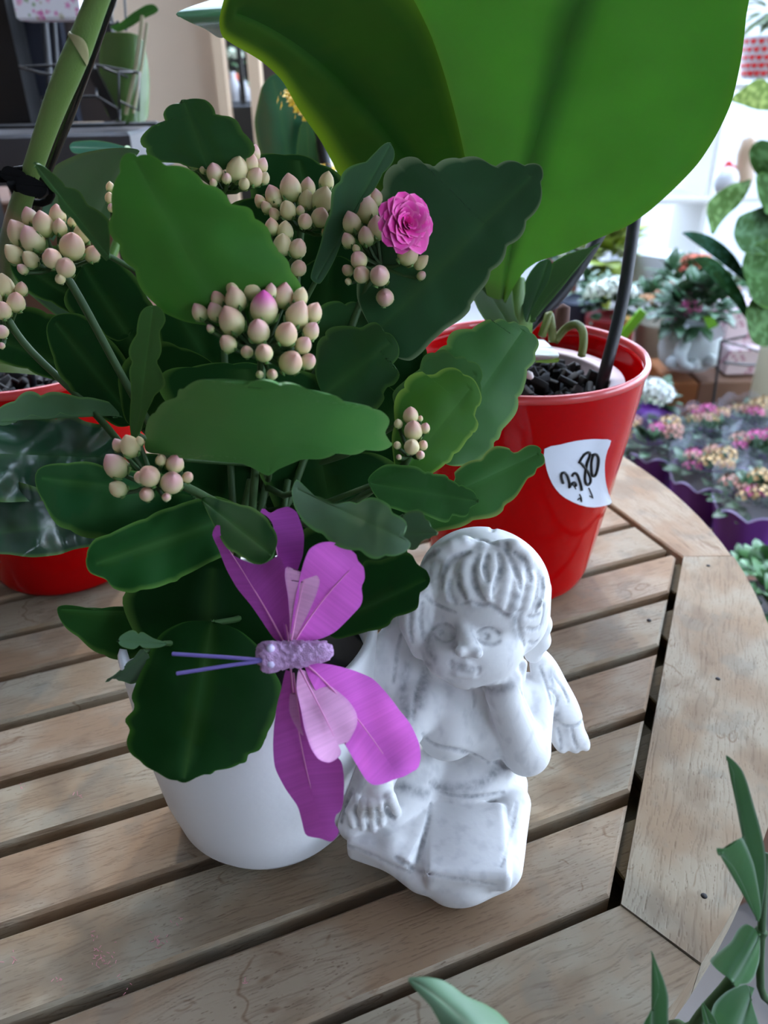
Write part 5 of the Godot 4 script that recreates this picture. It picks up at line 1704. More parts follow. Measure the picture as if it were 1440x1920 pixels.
# a box that stands on something at a height below and reaches up to the sighted top
func standing_box(x: float, y: float, d: float, w: float, t: float, below: float, m: Material, bev := 0.003) -> ArrayMesh:
	var top := px(x, y, d)
	var mb := MB.new()
	mb.box(Vector3(top.x, (top.y + below) * 0.5, top.z), Vector3(w, top.y - below, t), face, bev)
	return mb.mesh(m, false)

func bar(parent: Node3D, called: String, pts: Array, d: Array, r: float, m: Material) -> void:
	var path := []
	for i in range(0, pts.size(), 2): path.append(px(pts[i], pts[i + 1], d[mini(i / 2, d.size() - 1)]))
	var mb := MB.new()
	mb.tube(path, [r], 8)
	obj(called, mb.mesh(m), parent)

# a purple paper sleeve with a scalloped, clear-edged top, as the kalanchoes are sold
func sleeved_kalanchoe(at: Vector3, r: float, h: float, heads: Array, label: String) -> void:
	var t := thing("kalanchoe", at, label, "plant", "")
	t.set_meta("group", "sleeved kalanchoes on the bench")
	for band in 2:
		var mb := MB.new()
		var rows := []
		for side in 2:
			for jj in 6:
				var j := jj if side == 0 else 5 - jj
				var ring := PackedVector3Array()
				for i in 64:
					var a := TAU * i / 64.0
					var lob := 0.012 * (absf(sin(4.0 * a + at.x * 9.0)) - 0.5)
					var y0 := 0.0 if band == 0 else h * 0.84 + lob
					var y1 := h * 0.84 + lob if band == 0 else h * 1.32 + lob
					var y := lerpf(y0, y1, j / 5.0)
					var rr := lerpf(r * 0.74, r * 1.03, y / h) * (1.0 + 0.02 * sin(8.0 * a)) - (0.0008 if side == 1 else 0.0)
					ring.append(at + Vector3(cos(a) * rr, y, sin(a) * rr))
				rows.append(ring)
		rows.append(rows[0])
		mb.skin(rows, true)
		obj("sleeve" if band == 0 else "clear_film", mb.mesh(M.purple_paper if band == 0 else M.clear_film), t)
	var hem := MB.new()
	var hp := []
	for i in 65:
		var a := TAU * i / 64.0
		var y := h * 0.84 + 0.012 * (absf(sin(4.0 * a + at.x * 9.0)) - 0.5)
		var rr := lerpf(r * 0.74, r * 1.03, y / h) * (1.0 + 0.02 * sin(8.0 * a)) + 0.0006
		hp.append(at + Vector3(cos(a) * rr, y, sin(a) * rr))
	hem.tube(hp, [0.0016], 6)
	obj("pale_hem", hem.mesh(M.film_hem), t)
	pot_at(t, "inner_pot", at + Vector3(0, 0.002, 0), r * 0.6, r * 0.72, h * 0.72, M.grey_pot)
	foliage(t, at + Vector3(0, h * 0.84, 0), Vector3(r * 0.85, 0.034, r * 0.85), 60, 0.032, 0.024, Color(0.05, 0.115, 0.055))
	var more := heads.duplicate()
	for i in 5:
		var a := rng.randf() * TAU
		var q := rng.randf_range(0.3, 0.9)
		more.append([cos(a) * q, sin(a) * q, rng.randf_range(0.03, 0.07), rng.randf_range(0.016, 0.024), [0, 0, 2, 1, 2][i]])
	for k in more:
		flower_head(t, at + Vector3(k[0] * r, h * 0.84 + k[2] * 0.75, k[1] * r), k[3] * 0.72, [Color(0.62, 0.42, 0.20), Color(0.60, 0.10, 0.30), Color(0.58, 0.30, 0.24)][k[4]], 14)

func build_shop() -> void:
	face = Basis(Vector3.UP, -0.364252)
	mat("black_metal", Color(0.035, 0.037, 0.043), 0.4)
	mat("black_board", Color(0.03, 0.032, 0.04), 0.35)
	mat("slate_board", Color(0.13, 0.145, 0.19), 0.5)
	mat("smoke_board", Color(0.24, 0.21, 0.20), 0.3)
	mat("shelf_grey", Color(0.20, 0.20, 0.215), 0.35)
	mat("brown_wood", Color(0.40, 0.27, 0.19), 0.6)
	mat("crate_wood", Color(0.45, 0.32, 0.24), 0.7)
	mat("orange_wood", Color(0.55, 0.32, 0.12), 0.6)
	mat("cream_paint", Color(0.80, 0.77, 0.64), 0.6)
	mat("trim_paint", Color(0.84, 0.74, 0.62), 0.6)
	mat("purple_paper", Color(0.38, 0.16, 0.52), 0.45)
	var cf := mat("clear_film", Color(0.80, 0.82, 0.88, 0.10), 0.4)
	cf.transparency = BaseMaterial3D.TRANSPARENCY_ALPHA
	mat("film_hem", Color(0.66, 0.60, 0.76), 0.5)
	mat("grey_pot", Color(0.22, 0.2, 0.2), 0.7)
	mat("blue_pot", Color(0.13, 0.17, 0.25), 0.5)
	mat("terracotta", Color(0.42, 0.17, 0.10), 0.7)
	mat("red_pot", Color(0.55, 0.05, 0.07), 0.4)
	mat("concrete", Color(0.66, 0.62, 0.55), 0.85)
	var st := mat("pale_stone", Color(0.76, 0.79, 0.79), 0.85)
	bump(st, 33, 0.05, 0.15, 14.0)
	mat("white_board", Color(0.88, 0.89, 0.91), 0.5)
	mat("shelf_edge", Color(0.80, 0.80, 0.78), 0.5)
	mat("white_glaze", Color(0.72, 0.72, 0.73), 0.3)
	mat("comb_red", Color(0.75, 0.06, 0.07), 0.4)
	mat("tag_green", Color(0.52, 0.80, 0.14), 0.5)
	mat("white_paper", Color(0.88, 0.89, 0.92), 0.6)
	mat("gold", Color(0.62, 0.52, 0.42), 0.35)
	mat("lime", Color(0.55, 0.62, 0.14), 0.5)
	mat("pink_stripe", Color(0.85, 0.62, 0.66), 0.5)

	# --- behind the left half: rack, partition, doorway ---
	struct("wall_inner", null)
	var wi := MB.new()
	wi.box(px(234, 90, 1.75), Vector3(0.43, 1.7, 0.05), face, 0.003)
	var wn: MeshInstance3D = get_node("wall_inner")
	wn.mesh = wi.mesh(M.beige_wall, false)
	for q in [[419, 160, 1.72, 0.021, "trim_1"], [481, 160, 1.74, 0.026, "trim_2"]]:
		var mb := MB.new()
		mb.box(px(q[0], q[1], q[2]), Vector3(q[3], 1.7, 0.05), face, 0.004)
		struct(q[4], mb.mesh(M.trim_paint, false))
	var side := MB.new()
	side.box(px(545, 200, 1.86), Vector3(0.17, 1.7, 0.04), face, 0.003)
	struct("wall_side", side.mesh(M.smoke_board, false))
	var cab := thing("dark_cabinet", px(450, 260, 2.2), "dark cabinet seen through the gap between the two pale wooden door posts", "cabinet")
	part_box(cab, "back_panel", 450, 180, 2.35, 0.34, 1.1, 0.03, M.black_board)
	part_box(cab, "shelf", 450, 196, 2.22, 0.30, 0.02, 0.2, M.black_board)
	part_box(cab, "base", 450, 300, 2.2, 0.30, 0.28, 0.2, M.black_board)
	for q in [[441, 166, "slim white bottle beside the narrow dark upright in the cabinet", 0.016, 0.072], [461, 160, "short white bottle under the pale post side of the cabinet", 0.014, 0.05]]:
		var b := MB.new()
		var at := px(q[0], 190, 2.16)
		var r: float = q[3]
		var h: float = q[4]
		b.lathe([[0.0, 0.0], [r, 0.0], [r, h * 0.6], [r * 0.45, h * 0.8], [r * 0.5, h], [0.0, h]], at, 20)
		tag(obj("bottle", b.mesh(M.white_glaze)), q[2], "bottle")
	for q in [[437, 150, 0.024, Color(0.50, 0.09, 0.04), "red flowers in the dark cabinet above the slim bottle"], [457, 168, 0.018, Color(0.55, 0.12, 0.07), "red flowers in the dark cabinet beside the short bottle"], [438, 104, 0.026, Color(0.50, 0.55, 0.40), "pale white flowers high in the dark cabinet gap"]]:
		var f := thing("flower_bunch", px(q[0], q[1] + 16, 2.18), q[4], "flowers")
		foliage(f, px(q[0], q[1] + 12, 2.19), Vector3(0.03, 0.03, 0.03), 24, 0.03, 0.014, Color(0.05, 0.12, 0.04))
		flower_head(f, px(q[0], q[1], 2.17), q[2], q[3], 20)
	var up := MB.new()
	up.box(px(457, 190, 2.08), Vector3(0.012, 0.9, 0.012), face, 0.002)
	tag(obj("metal_upright", up.mesh(M.black_metal, false)), "narrow dark metal upright in front of the cabinet between the pale posts", "upright")

	var rack := thing("display_rack", px(110, 290, 1.05), "black display rack with grey shelf and slate panels behind the green flower spike", "rack")
	part_box(rack, "shelf", 84, 287, 0.985, 0.28, 0.055, 0.20, M.shelf_grey, 0.004)
	part_box(rack, "rail", 105, 236, 0.99, 0.26, 0.006, 0.012, M.black_metal)
	part_box(rack, "side_panel", 0, 70, 1.08, 0.055, 0.42, 0.05, M.black_board)
	part_box(rack, "back_panel", 62, 80, 1.14, 0.095, 0.40, 0.02, M.slate_board)
	part_box(rack, "back_panel", 140, 80, 1.16, 0.075, 0.40, 0.02, M.smoke_board)
	part_box(rack, "back_panel", 192, 80, 1.18, 0.04, 0.40, 0.02, M.black_board)
	for q in [[-40, 312, 1.05], [215, 306, 1.05]]:
		obj("leg", standing_box(q[0], q[1], q[2], 0.025, 0.025, 0.0, M.black_metal), rack)
	bar(rack, "upright", [78, -20, 100, 225], [1.08], 0.005, M.black_metal)
	bar(rack, "upright", [96, -20, 114, 225], [1.10], 0.004, M.black_metal)
	part_box(rack, "clip", 247, 253, 0.985, 0.008, 0.004, 0.004, M.black_metal, 0.0005)
	part_box(rack, "price_slot", 165, 232, 1.0, 0.04, 0.004, 0.004, M.trim_paint, 0.0005)
	part_box(rack, "price_slot", 40, 236, 1.0, 0.012, 0.004, 0.004, M.trim_paint, 0.0005)
	part_box(rack, "price_slot", 68, 235, 1.0, 0.012, 0.004, 0.004, M.trim_paint, 0.0005)
	var bk := thing("wire_basket", px(150, 150, 0.97), "small black wire basket standing on the grey shelf of the display rack", "basket")
	bar(bk, "wire", [35, 126, 120, 122, 178, 122, 262, 137, 260, 207, 222, 189], [0.93, 0.92, 0.92, 0.875, 0.875, 0.89], 0.0016, M.black_metal)
	bar(bk, "wire", [222, 136, 224, 206, 182, 181, 78, 183, 88, 198], [0.87, 0.87, 0.90, 0.92, 0.90], 0.0016, M.black_metal)
	bar(bk, "wire", [36, 126, 75, 137, 114, 142], [0.93, 0.91, 0.90], 0.0015, M.black_metal)
	bar(bk, "wire", [178, 122, 182, 181], [0.92, 0.90], 0.0016, M.black_metal)
	bar(bk, "wire", [222, 136, 250, 136], [0.87, 0.88], 0.0016, M.black_metal)
	bar(bk, "wire", [195, 128, 240, 145], [0.89, 0.89], 0.0013, M.black_metal)
	bar(bk, "leg", [78, 183, 80, 226], [0.92], 0.0015, M.black_metal)
	bar(bk, "leg", [224, 206, 224, 226], [0.87], 0.0015, M.black_metal)
	var flap := MB.new()
	flap.box(px(196, 178, 0.91), Vector3(0.012, 0.055, 0.004), face * Basis(Vector3.BACK, 0.35), 0.0006)
	obj("card", flap.mesh(M.black_board, false), bk)
	var bk2 := thing("wire_hook", px(225, 20, 0.93), "black wire hook rack hanging in front of the beige wall over the green orchid leaf", "hook")
	bar(bk2, "wire", [232, -30, 237, 58, 204, 44], [0.93, 0.92, 0.94], 0.0015, M.black_metal)
	bar(bk2, "hook", [222, -30, 214, 10, 206, 28, 214, 46, 222, 40], [0.94], 0.0018, M.black_metal)
	var pk := upright_box("folded_packet", 204, 158, 0.965, 0.012, 0.05, 0.006, M.white_paper, 0.001)
	pk.rotation.z = 0.0
	tag(pk, "slim white packet standing in the black wire basket", "packet")
	var fb := upright_box("floral_box", 100, 8, 0.99, 0.082, 0.036, 0.05, floral(), 0.003)
	tag(fb, "white box printed with pink blossoms at the top of the rack", "box")
	var sb := obj("sideboard", standing_box(20, 352, 1.34, 0.44, 0.36, 0.0, M.brown_wood))
	tag(sb, "plain brown wooden sideboard under the display rack", "sideboard")
	# the orchid at the rack
	var o1 := thing("orchid", px(240, 225, 0.90), "orchid with one broad upright leaf beside the wire basket on the rack", "plant")
	leaf(o1, "leaf", [196, 62, 220, 60, 248, 62, 266, 72, 276, 110, 280, 150, 279, 200, 274, 226, 240, 228, 205, 220, 190, 180, 186, 120, 188, 80], [236, 232, 0.93], [236, 62, 0.90], {"mat": M.orchid_gloss, "col": Color(0.07, 0.135, 0.035), "cup": 0.22, "thick": 0.003})
	leaf(o1, "leaf", [206, 50, 226, 42, 246, 26, 272, 10, 288, 8, 297, 18, 290, 26, 268, 36, 246, 50, 222, 60], [204, 54, 0.92], [296, 16, 0.88], {"mat": M.orchid_leaf, "col": Color(0.07, 0.17, 0.05), "thick": 0.002})
	bar(o1, "stick", [267, 30, 256, 120, 236, 214], [0.885], 0.0022, mat("twig", Color(0.45, 0.42, 0.30), 0.7))
	bar(o1, "stick", [276, 44, 266, 120, 250, 212], [0.885], 0.0018, M.twig)
	# the orchid behind the bud clusters, with a yellow flowered plant
	var o2 := thing("orchid", px(540, 340, 0.74), "orchid with two dark shining strap leaves in front of the pale door post", "plant")
	leaf(o2, "leaf", [484, 190, 492, 160, 508, 142, 530, 138, 556, 150, 580, 200, 585, 250, 580, 300, 570, 340, 540, 350, 505, 330, 485, 280, 477, 230], [548, 360, 0.78], [510, 145, 0.70], {"mat": M.orchid_gloss, "col": Color(0.035, 0.13, 0.065), "cup": 0.10, "bend": [535, 240]})
	leaf(o2, "leaf", [562, 240, 576, 220, 590, 250, 598, 300, 604, 345, 560, 350, 556, 290], [580, 352, 0.77], [576, 222, 0.72], {"mat": M.orchid_gloss, "col": Color(0.035, 0.12, 0.045)})
	var ob := px(545, 350, 0.80)
	ob.y = TOP
	pot_at(o2, "pot", ob, 0.042, 0.052, 0.13, M.white_glaze)
	var oh := MB.new()
	oh.tube([ob + Vector3(0, 0.11, 0), px(560, 380, 0.79), px(552, 352, 0.775)], [0.010, 0.009, 0.005], 12)
	obj("heart", oh.mesh(M.orchid_stem), o2)
	var oc := MB.new()
	oc.tube([px(586, 200, 0.73), px(604, 270, 0.74), px(616, 340, 0.75), px(636, 460, 0.78)], [0.0055], 12)
	tag(obj("plant_cane", oc.mesh(M.cane)), "thick dark cane behind the bright folded orchid leaf", "cane")
	var yf := thing("yellow_flowers", px(560, 330, 0.66), "small yellow star flowers peeping out beside the folded orchid leaf", "flowers")
	var yb := px(575, 400, 0.655)
	yb.y = TOP
	pot_at(yf, "pot", yb, 0.028, 0.036, 0.07, M.grey_pot)
	foliage(yf, yb + Vector3(0, 0.13, 0), Vector3(0.03, 0.06, 0.03), 60, 0.04, 0.016, Color(0.04, 0.12, 0.03))
	for q in [[541, 178, 0.006], [547, 192, 0.011], [556, 203, 0.012], [570, 222, 0.007], [566, 330, 0.012], [588, 333, 0.010], [610, 322, 0.009]]:
		flower_head(yf, px(q[0], q[1], 0.64), q[2], Color(0.62, 0.40, 0.02), 7)

	# --- beyond the right half: a low bench full of plants, crates, white shelving ---
	var bench := thing("display_bench", Vector3(1.42, 0, -1.27), "low brown wooden display bench crowded with potted plants behind the table", "bench")
	var bt := MB.new()
	bt.box(Vector3(1.42, 0.325, -1.27), Vector3(1.5, 0.03, 1.7), Basis(), 0.004)
	obj("bench_top", bt.mesh(M.brown_wood, false), bench)
	for q in [[0.75, -0.5], [2.1, -0.5], [0.75, -2.05], [2.1, -2.05]]:
		var lg := MB.new()
		lg.box(Vector3(q[0], 0.155, q[1]), Vector3(0.06, 0.31, 0.06), Basis(), 0.004)
		obj("leg", lg.mesh(M.brown_wood, false), bench)
	var B := 0.34
	var spots := [[1412, 942, 0.066, "front kalanchoe of the bench, its whole scalloped purple sleeve in sight", [[-0.45, 0.55, 0.06, 0.022, 0], [0.1, 0.75, 0.05, 0.024, 0], [0.35, 0.55, 0.045, 0.018, 1], [-0.1, 0.1, 0.075, 0.024, 0], [0.5, 0.1, 0.07, 0.02, 0]]],
		[1320, 893, 0.060, "kalanchoe with cream buds second along the purple sleeve row from the red pot", [[-0.3, 0.4, 0.06, 0.024, 0], [0.35, 0.3, 0.065, 0.026, 0], [-0.5, -0.1, 0.065, 0.02, 1], [0.1, 0.6, 0.05, 0.02, 2]]],
		[1226, 842, 0.058, "sleeved kalanchoe closest to the stickered red pot", [[-0.2, 0.2, 0.07, 0.02, 1], [0.4, 0.1, 0.075, 0.026, 0], [0.2, 0.5, 0.055, 0.024, 2]]],
		[1414, 862, 0.058, "sleeved kalanchoe with magenta flowers behind the front sleeve, below the cream post", [[-0.3, 0.1, 0.075, 0.022, 1], [0.2, 0.2, 0.075, 0.022, 1], [0.4, 0.6, 0.06, 0.024, 1]]],
		[1320, 818, 0.056, "sleeved kalanchoe in the rear row beneath the white paper", [[-0.1, 0.0, 0.08, 0.022, 1], [0.4, 0.2, 0.07, 0.02, 0], [-0.5, 0.3, 0.07, 0.02, 2]]],
		[1400, 798, 0.056, "sleeved kalanchoe at the foot of the cream post, in the rear row", [[0.0, 0.3, 0.07, 0.026, 0], [0.5, 0.2, 0.07, 0.026, 0], [-0.3, 0.6, 0.06, 0.02, 2]]]]
	for s in spots:
		var p := on(s[0], s[1], B + 0.085)
		p.y = B
		sleeved_kalanchoe(p, s[2], 0.100, s[4], s[3])
	# parsley-like herb
	var hb := thing("herb_pot", Vector3(0, B, 0) + on(1432, 1120, B + 0.05) * Vector3(1, 0, 1), "curly green herb growing at the foot of the front purple sleeve", "plant")
	pot_at(hb, "pot", hb.position, 0.035, 0.045, 0.05, M.grey_pot)
	foliage(hb, hb.position + Vector3(0, 0.055, 0), Vector3(0.075, 0.055, 0.075), 150, 0.026, 0.024, Color(0.06, 0.17, 0.05))
	# crates
	for q in [[1388, 690, 1.88, 0.26, M.crate_wood, "reddish wooden crate under the stone animal pot"], [1259, 694, 1.86, 0.066, M.orange_wood, "orange brown wooden box end beside the white flowers"]]:
		tag(obj("wooden_crate", standing_box(q[0], q[1], q[2], q[3], 0.18, B, q[4])), q[5], "crate")
	var pp := MB.new()
	pp.lathe([[0.0, 0.0], [0.05, 0.0], [0.055, 0.004], [0.05, 0.007], [0.0, 0.007]], on(1325, 757, B + 0.004), 32)
	tag(obj("white_plate", pp.mesh(M.white_paper)), "flat white plate lying on the bench in front of the crate", "plate")
	var sl := MB.new()
	sl.box(on(1378, 752, B + 0.006), Vector3(0.045, 0.008, 0.012), Basis(Vector3.UP, -0.9), 0.001)
	tag(obj("white_label", sl.mesh(M.white_paper, false)), "small white plant label lying beside the white plate", "label")
	# the stone elephant pot and its kalanchoe
	var ea := px(1290, 662, 1.80)
	ea.y = px(1290, 690, 1.80).y
	var el := thing("animal_pot", ea, "pale stone flower pot carved as a round-eared animal on the reddish crate", "flower pot")
	var eb := MB.new()
	eb.lathe([[0.0, 0.0], [0.050, 0.0], [0.062, 0.012], [0.068, 0.04], [0.066, 0.07], [0.058, 0.092], [0.052, 0.094], [0.050, 0.085], [0.0, 0.08]], ea, 48)
	obj("bowl", eb.mesh(M.pale_stone), el)
	for q in [[1312, 648, 1.74, 0.022, "ear"], [1262, 636, 1.76, 0.015, "ear"]]:
		var er := MB.new()
		var c := px(q[0], q[1], q[2])
		var r: float = q[3]
		er.lathe([[0.0, -0.004], [r * 0.7, -0.003], [r, 0.004], [r * 0.95, 0.010], [r * 0.75, 0.008], [r * 0.4, 0.003], [0.0, 0.002]], c, 28, [], Basis(view.x, view.z, -view.y))
		obj("ear", er.mesh(M.pale_stone), el)
	var tr := MB.new()
	tr.tube([px(1282, 645, 1.735), px(1276, 664, 1.72), px(1280, 682, 1.725), px(1296, 690, 1.73)], [0.016, 0.013, 0.010, 0.008], 14)
	obj("trunk", tr.mesh(M.pale_stone), el)
	for q in [[1262, 684], [1300, 688], [1330, 680]]:
		var ft := MB.new()
		ft.tube([px(q[0], q[1] - 8, 1.75), px(q[0], q[1], 1.74)], [0.014, 0.016], 12)
		obj("foot", ft.mesh(M.pale_stone), el)
	var ek := thing("kalanchoe", ea + Vector3(0, 0.09, 0), "pink flowering kalanchoe with a green and white tag in the stone animal pot", "plant")
	foliage(ek, ea + Vector3(0, 0.125, 0), Vector3(0.075, 0.06, 0.06), 120, 0.05, 0.034, Color(0.035, 0.11, 0.04))
	for q in [[1296, 575, 0.022], [1300, 590, 0.016], [1261, 600, 0.014], [1282, 578, 0.012]]: flower_head(ek, px(q[0], q[1], 1.74), q[2], Color(0.62, 0.09, 0.28), 14)
	var tg := MB.new()
	tg.box(px(1332, 602, 1.71), Vector3(0.022, 0.035, 0.002), face * Basis(Vector3.BACK, 0.5), 0.0004)
	obj("tag", tg.mesh(M.tag_green, false), ek)
	var tg2 := MB.new()
	tg2.box(px(1344, 624, 1.705), Vector3(0.026, 0.028, 0.002), face * Basis(Vector3.BACK, 0.5), 0.0004)
	var tgn := obj("tag", tg2.mesh(M.white_paper, false), ek)
	tgn.set_meta("label", "white half of the plant tag")
	# neighbours on the crate row
	var plants := [
		[1224, 645, 2.02, "cylinder", 0.052, 0.12, M.concrete, "plain concrete coloured pot of orange flowers beside the stone animal pot", [[1225, 570, 0.05, 40]], [[1212, 562, 0.020, Color(0.55, 0.25, 0.10)], [1240, 552, 0.018, Color(0.50, 0.22, 0.12)], [1256, 535, 0.015, Color(0.50, 0.28, 0.18)]]],
		[1300, 600, 2.10, "cylinder", 0.05, 0.10, M.grey_pot, "bushy plant with coral red flowers behind the stone animal pot", [[1290, 540, 0.085, 90]], [[1300, 492, 0.030, Color(0.62, 0.12, 0.05)], [1318, 488, 0.022, Color(0.66, 0.20, 0.10)], [1288, 505, 0.02, Color(0.60, 0.10, 0.05)]]],
		[1142, 620, 1.95, "cylinder", 0.062, 0.075, M.red_pot, "white domed flowers in a red pot seen between the two dark canes", [[1140, 575, 0.06, 80]], [[1128, 545, 0.034, Color(0.72, 0.76, 0.62)], [1152, 538, 0.036, Color(0.76, 0.80, 0.70)], [1176, 548, 0.026, Color(0.74, 0.78, 0.70)], [1110, 555, 0.02, Color(0.62, 0.68, 0.50)], [1172, 600, 0.016, Color(0.62, 0.28, 0.03)]]],
		[1082, 600, 2.05, "cylinder", 0.06, 0.11, M.blue_pot, "slate blue pot half hidden behind the leaning dark cane", [[1085, 545, 0.04, 24]], []],
		[1052, 520, 2.25, "cylinder", 0.05, 0.11, M.terracotta, "terracotta pot behind the leaning dark cane", [[1050, 470, 0.04, 20]], []],
		[1392, 560, 1.95, "cylinder", 0.05, 0.08, M.white_glaze, "plant with pink and white blooms beside the flowered boxes", [[1375, 560, 0.05, 40]], [[1358, 590, 0.03, Color(0.62, 0.22, 0.36)], [1350, 556, 0.022, Color(0.75, 0.62, 0.60)], [1368, 545, 0.024, Color(0.66, 0.36, 0.26)], [1384, 556, 0.022, Color(0.85, 0.85, 0.86)]]],
		[1218, 795, 1.62, "cylinder", 0.05, 0.06, M.purple_paper, "white flowers in a purple wrapped pot at the rim of the stickered red pot", [[1222, 758, 0.035, 26]], [[1224, 728, 0.028, Color(0.80, 0.84, 0.78)], [1238, 738, 0.028, Color(0.80, 0.84, 0.80)], [1228, 748, 0.022, Color(0.72, 0.80, 0.66)]]]]
	for q in plants:
		var at := px(q[0], q[1], q[2])
		var rim: float = at.y + q[5] * 0.5
		at.y = B
		var t := thing("potted_plant", at, q[7], "plant")
		pot_at(t, "pot", at, q[4] * 0.75, q[4], rim - B, q[6])
		for f in q[8]: foliage(t, px(f[0], f[1], q[2]), Vector3(f[2], f[2] * 0.8, f[2]), f[3], 0.05, 0.028, Color(0.04, 0.115, 0.04))
		for f in q[9]: flower_head(t, px(f[0], f[1], q[2] - 0.05), f[2], f[3], 20)
	# a lime wrapped cabbage-like plant
	var lm := thing("lime_plant", Vector3(px(1128, 500, 2.3).x, 0.34, px(1128, 500, 2.3).z), "lime green leafy bouquet beneath the great orchid leaf", "plant")
	var lb := px(1128, 500, 2.3)
	lb.y = B
	pot_at(lm, "pot", lb, 0.03, 0.045, px(1128, 510, 2.3).y - B, M.lime)
	foliage(lm, px(1128, 480, 2.3), Vector3(0.085, 0.08, 0.07), 70, 0.09, 0.07, Color(0.26, 0.33, 0.04))
	var rb := MB.new()
	rb.box(px(1184, 610, 1.86), Vector3(0.022, 0.085, 0.006), face * Basis(Vector3.BACK, -0.6), 0.001)
	tag(obj("green_ribbon", rb.mesh(M.tag_green, false)), "lime green ribbon slanting past the red pot of white flowers", "ribbon")
	# two flowered boxes in a black wire stand
	var flo := floral_small()
	tag(upright_box("gift_box", 1390, 604, 1.86, 0.11, 0.088, 0.10, flo, 0.004), "pink flowered box, upper one in the black wire stand", "box")
	tag(upright_box("gift_box", 1392, 666, 1.85, 0.11, 0.064, 0.10, flo, 0.004), "pink flowered box, lower one in the black wire stand", "box")
	var ws := thing("wire_stand", px(1370, 680, 1.75), "black wire stand round the two pink flowered boxes", "stand")
	bar(ws, "wire", [1330, 800, 1342, 720, 1352, 640, 1400, 630], [1.70], 0.003, M.black_metal)
	bar(ws, "wire", [1352, 640, 1396, 650, 1440, 664], [1.70, 1.74, 1.8], 0.0026, M.black_metal)
	bar(ws, "wire", [1358, 680, 1400, 684, 1440, 684], [1.74, 1.76, 1.8], 0.003, M.black_metal)
	# cream post
	var cp := MB.new()
	var cb := px(1442, 735, 1.66)
	cp.box(Vector3(cb.x + 0.045, 0.66, cb.z), Vector3(0.10, 0.62, 0.10), face, 0.006)
	tag(obj("cream_post", cp.mesh(M.cream_paint, false)), "square cream painted post rising from the bench beside the wire stand", "post")
	# white shelving flooded with light
	var sh := thing("white_shelf", px(1330, 300, 2.75), "tall white shelf unit flooded with daylight behind the plants", "shelf unit")
	var sc := px(1330, 300, 2.75)
	sc.y = 0.0
	for q in [["side_panel", -0.38, 0.75, 0.04, 0.02, 1.5, 0.32, 0], ["side_panel", 0.38, 0.75, 0.04, 0.02, 1.5, 0.32, 0], ["shelf", 0.0, 0.15, 0.04, 0.74, 0.018, 0.30, 1],
		["shelf", 0.0, px(1330, 374, 2.66).y, 0.04, 0.74, 0.018, 0.30, 1], ["shelf", 0.0, px(1400, 160, 2.62).y, 0.04, 0.74, 0.018, 0.30, 1], ["divider", -0.055, 0.62, 0.04, 0.016, 0.92, 0.28, 1]]:
		var mb := MB.new()
		mb.box(sc + face * Vector3(q[1], q[2], q[3]), Vector3(q[4], q[5], q[6]), face, 0.002)
		obj(q[0], mb.mesh(M.shelf_edge if q[7] else M.white_board, false), sh)
	var wt := MB.new()
	wt.box(px(1222, 505, 2.30), Vector3(0.11, 0.10, 0.12), Basis(Vector3.UP, 0.5), 0.002)
	tag(obj("white_carton", wt.mesh(M.white_board, false)), "white carton standing at the foot of the white shelf unit", "carton")
	var cbx := upright_box("paper_bag", 1258, 500, 2.3, 0.05, 0.05, 0.04, mat("kraft", Color(0.62, 0.45, 0.33), 0.8), 0.002)
	tag(cbx, "small brown paper bag beside the white carton", "bag")
	# heart pot
	var hp := thing("heart_pot", px(1425, 145, 2.4), "white pot printed with rows of red hearts on the upper white shelf", "flower pot")
	pot_at(hp, "pot", px(1425, 148, 2.4), 0.055, 0.075, 0.115, M.white_glaze)
	var pc := px(1425, 148, 2.4)
	for row in 5:
		for k in 9:
			var a := 1.9 + (k + 0.5 * (row % 2)) * 0.33
			var y := 0.016 + row * 0.021
			var r := lerpf(0.055, 0.075, y / 0.115) + 0.0012
			var o := Vector3(cos(a), 0, sin(a))
			var ht := MB.new()
			var pr := PackedVector2Array()
			for i in 20:
				var tt := TAU * i / 20
				pr.append(Vector2(16.0 * pow(sin(tt), 3.0), 13.0 * cos(tt) - 5.0 * cos(2 * tt) - 2.0 * cos(3 * tt) - cos(4 * tt)) * 0.00058)
			ht.prism(pr, -0.0006, 0.0006, 0.0, Transform3D(Basis(o.cross(Vector3.UP), o, Vector3.UP), pc + o * r + Vector3.UP * y))
			obj("heart", ht.mesh(M.comb_red, false), hp)
	var hpl := thing("potted_plant", pc + Vector3(0, 0.11, 0), "leafy plant with drooping leaves in the pot printed with hearts", "plant")
	foliage(hpl, pc + Vector3(0.01, 0.18, 0), Vector3(0.06, 0.08, 0.06), 40, 0.09, 0.03, Color(0.16, 0.22, 0.10), 0.3)
	# hen and the golden figure beside it
	var hen := thing("ceramic_hen", px(1356, 350, 2.45), "white ceramic hen with a red comb on the white shelf", "figurine")
	var hm := MB.new()
	hm.lathe([[0.0, 0.0], [0.026, 0.002], [0.036, 0.02], [0.036, 0.045], [0.028, 0.064], [0.016, 0.074], [0.0, 0.078]], px(1358, 362, 2.45), 28)
	obj("body", hm.mesh(M.white_glaze), hen)
	var cm := MB.new()
	for q in [[1359, 312, 0.010], [1366, 304, 0.013], [1374, 311, 0.010]]:
		cm.tube([px(q[0], q[1] + 8, 2.45), px(q[0], q[1], 2.45)], [q[2], q[2] * 0.7], 10)
	obj("comb", cm.mesh(M.comb_red), hen)
	var fg := MB.new()
	fg.lathe([[0.0, 0.0], [0.03, 0.0], [0.036, 0.03], [0.026, 0.07], [0.03, 0.10], [0.022, 0.14], [0.0, 0.15]], px(1388, 352, 2.5), 24)
	tag(obj("golden_figure", fg.mesh(M.gold)), "brownish gold figurine standing beside the white hen", "figurine")
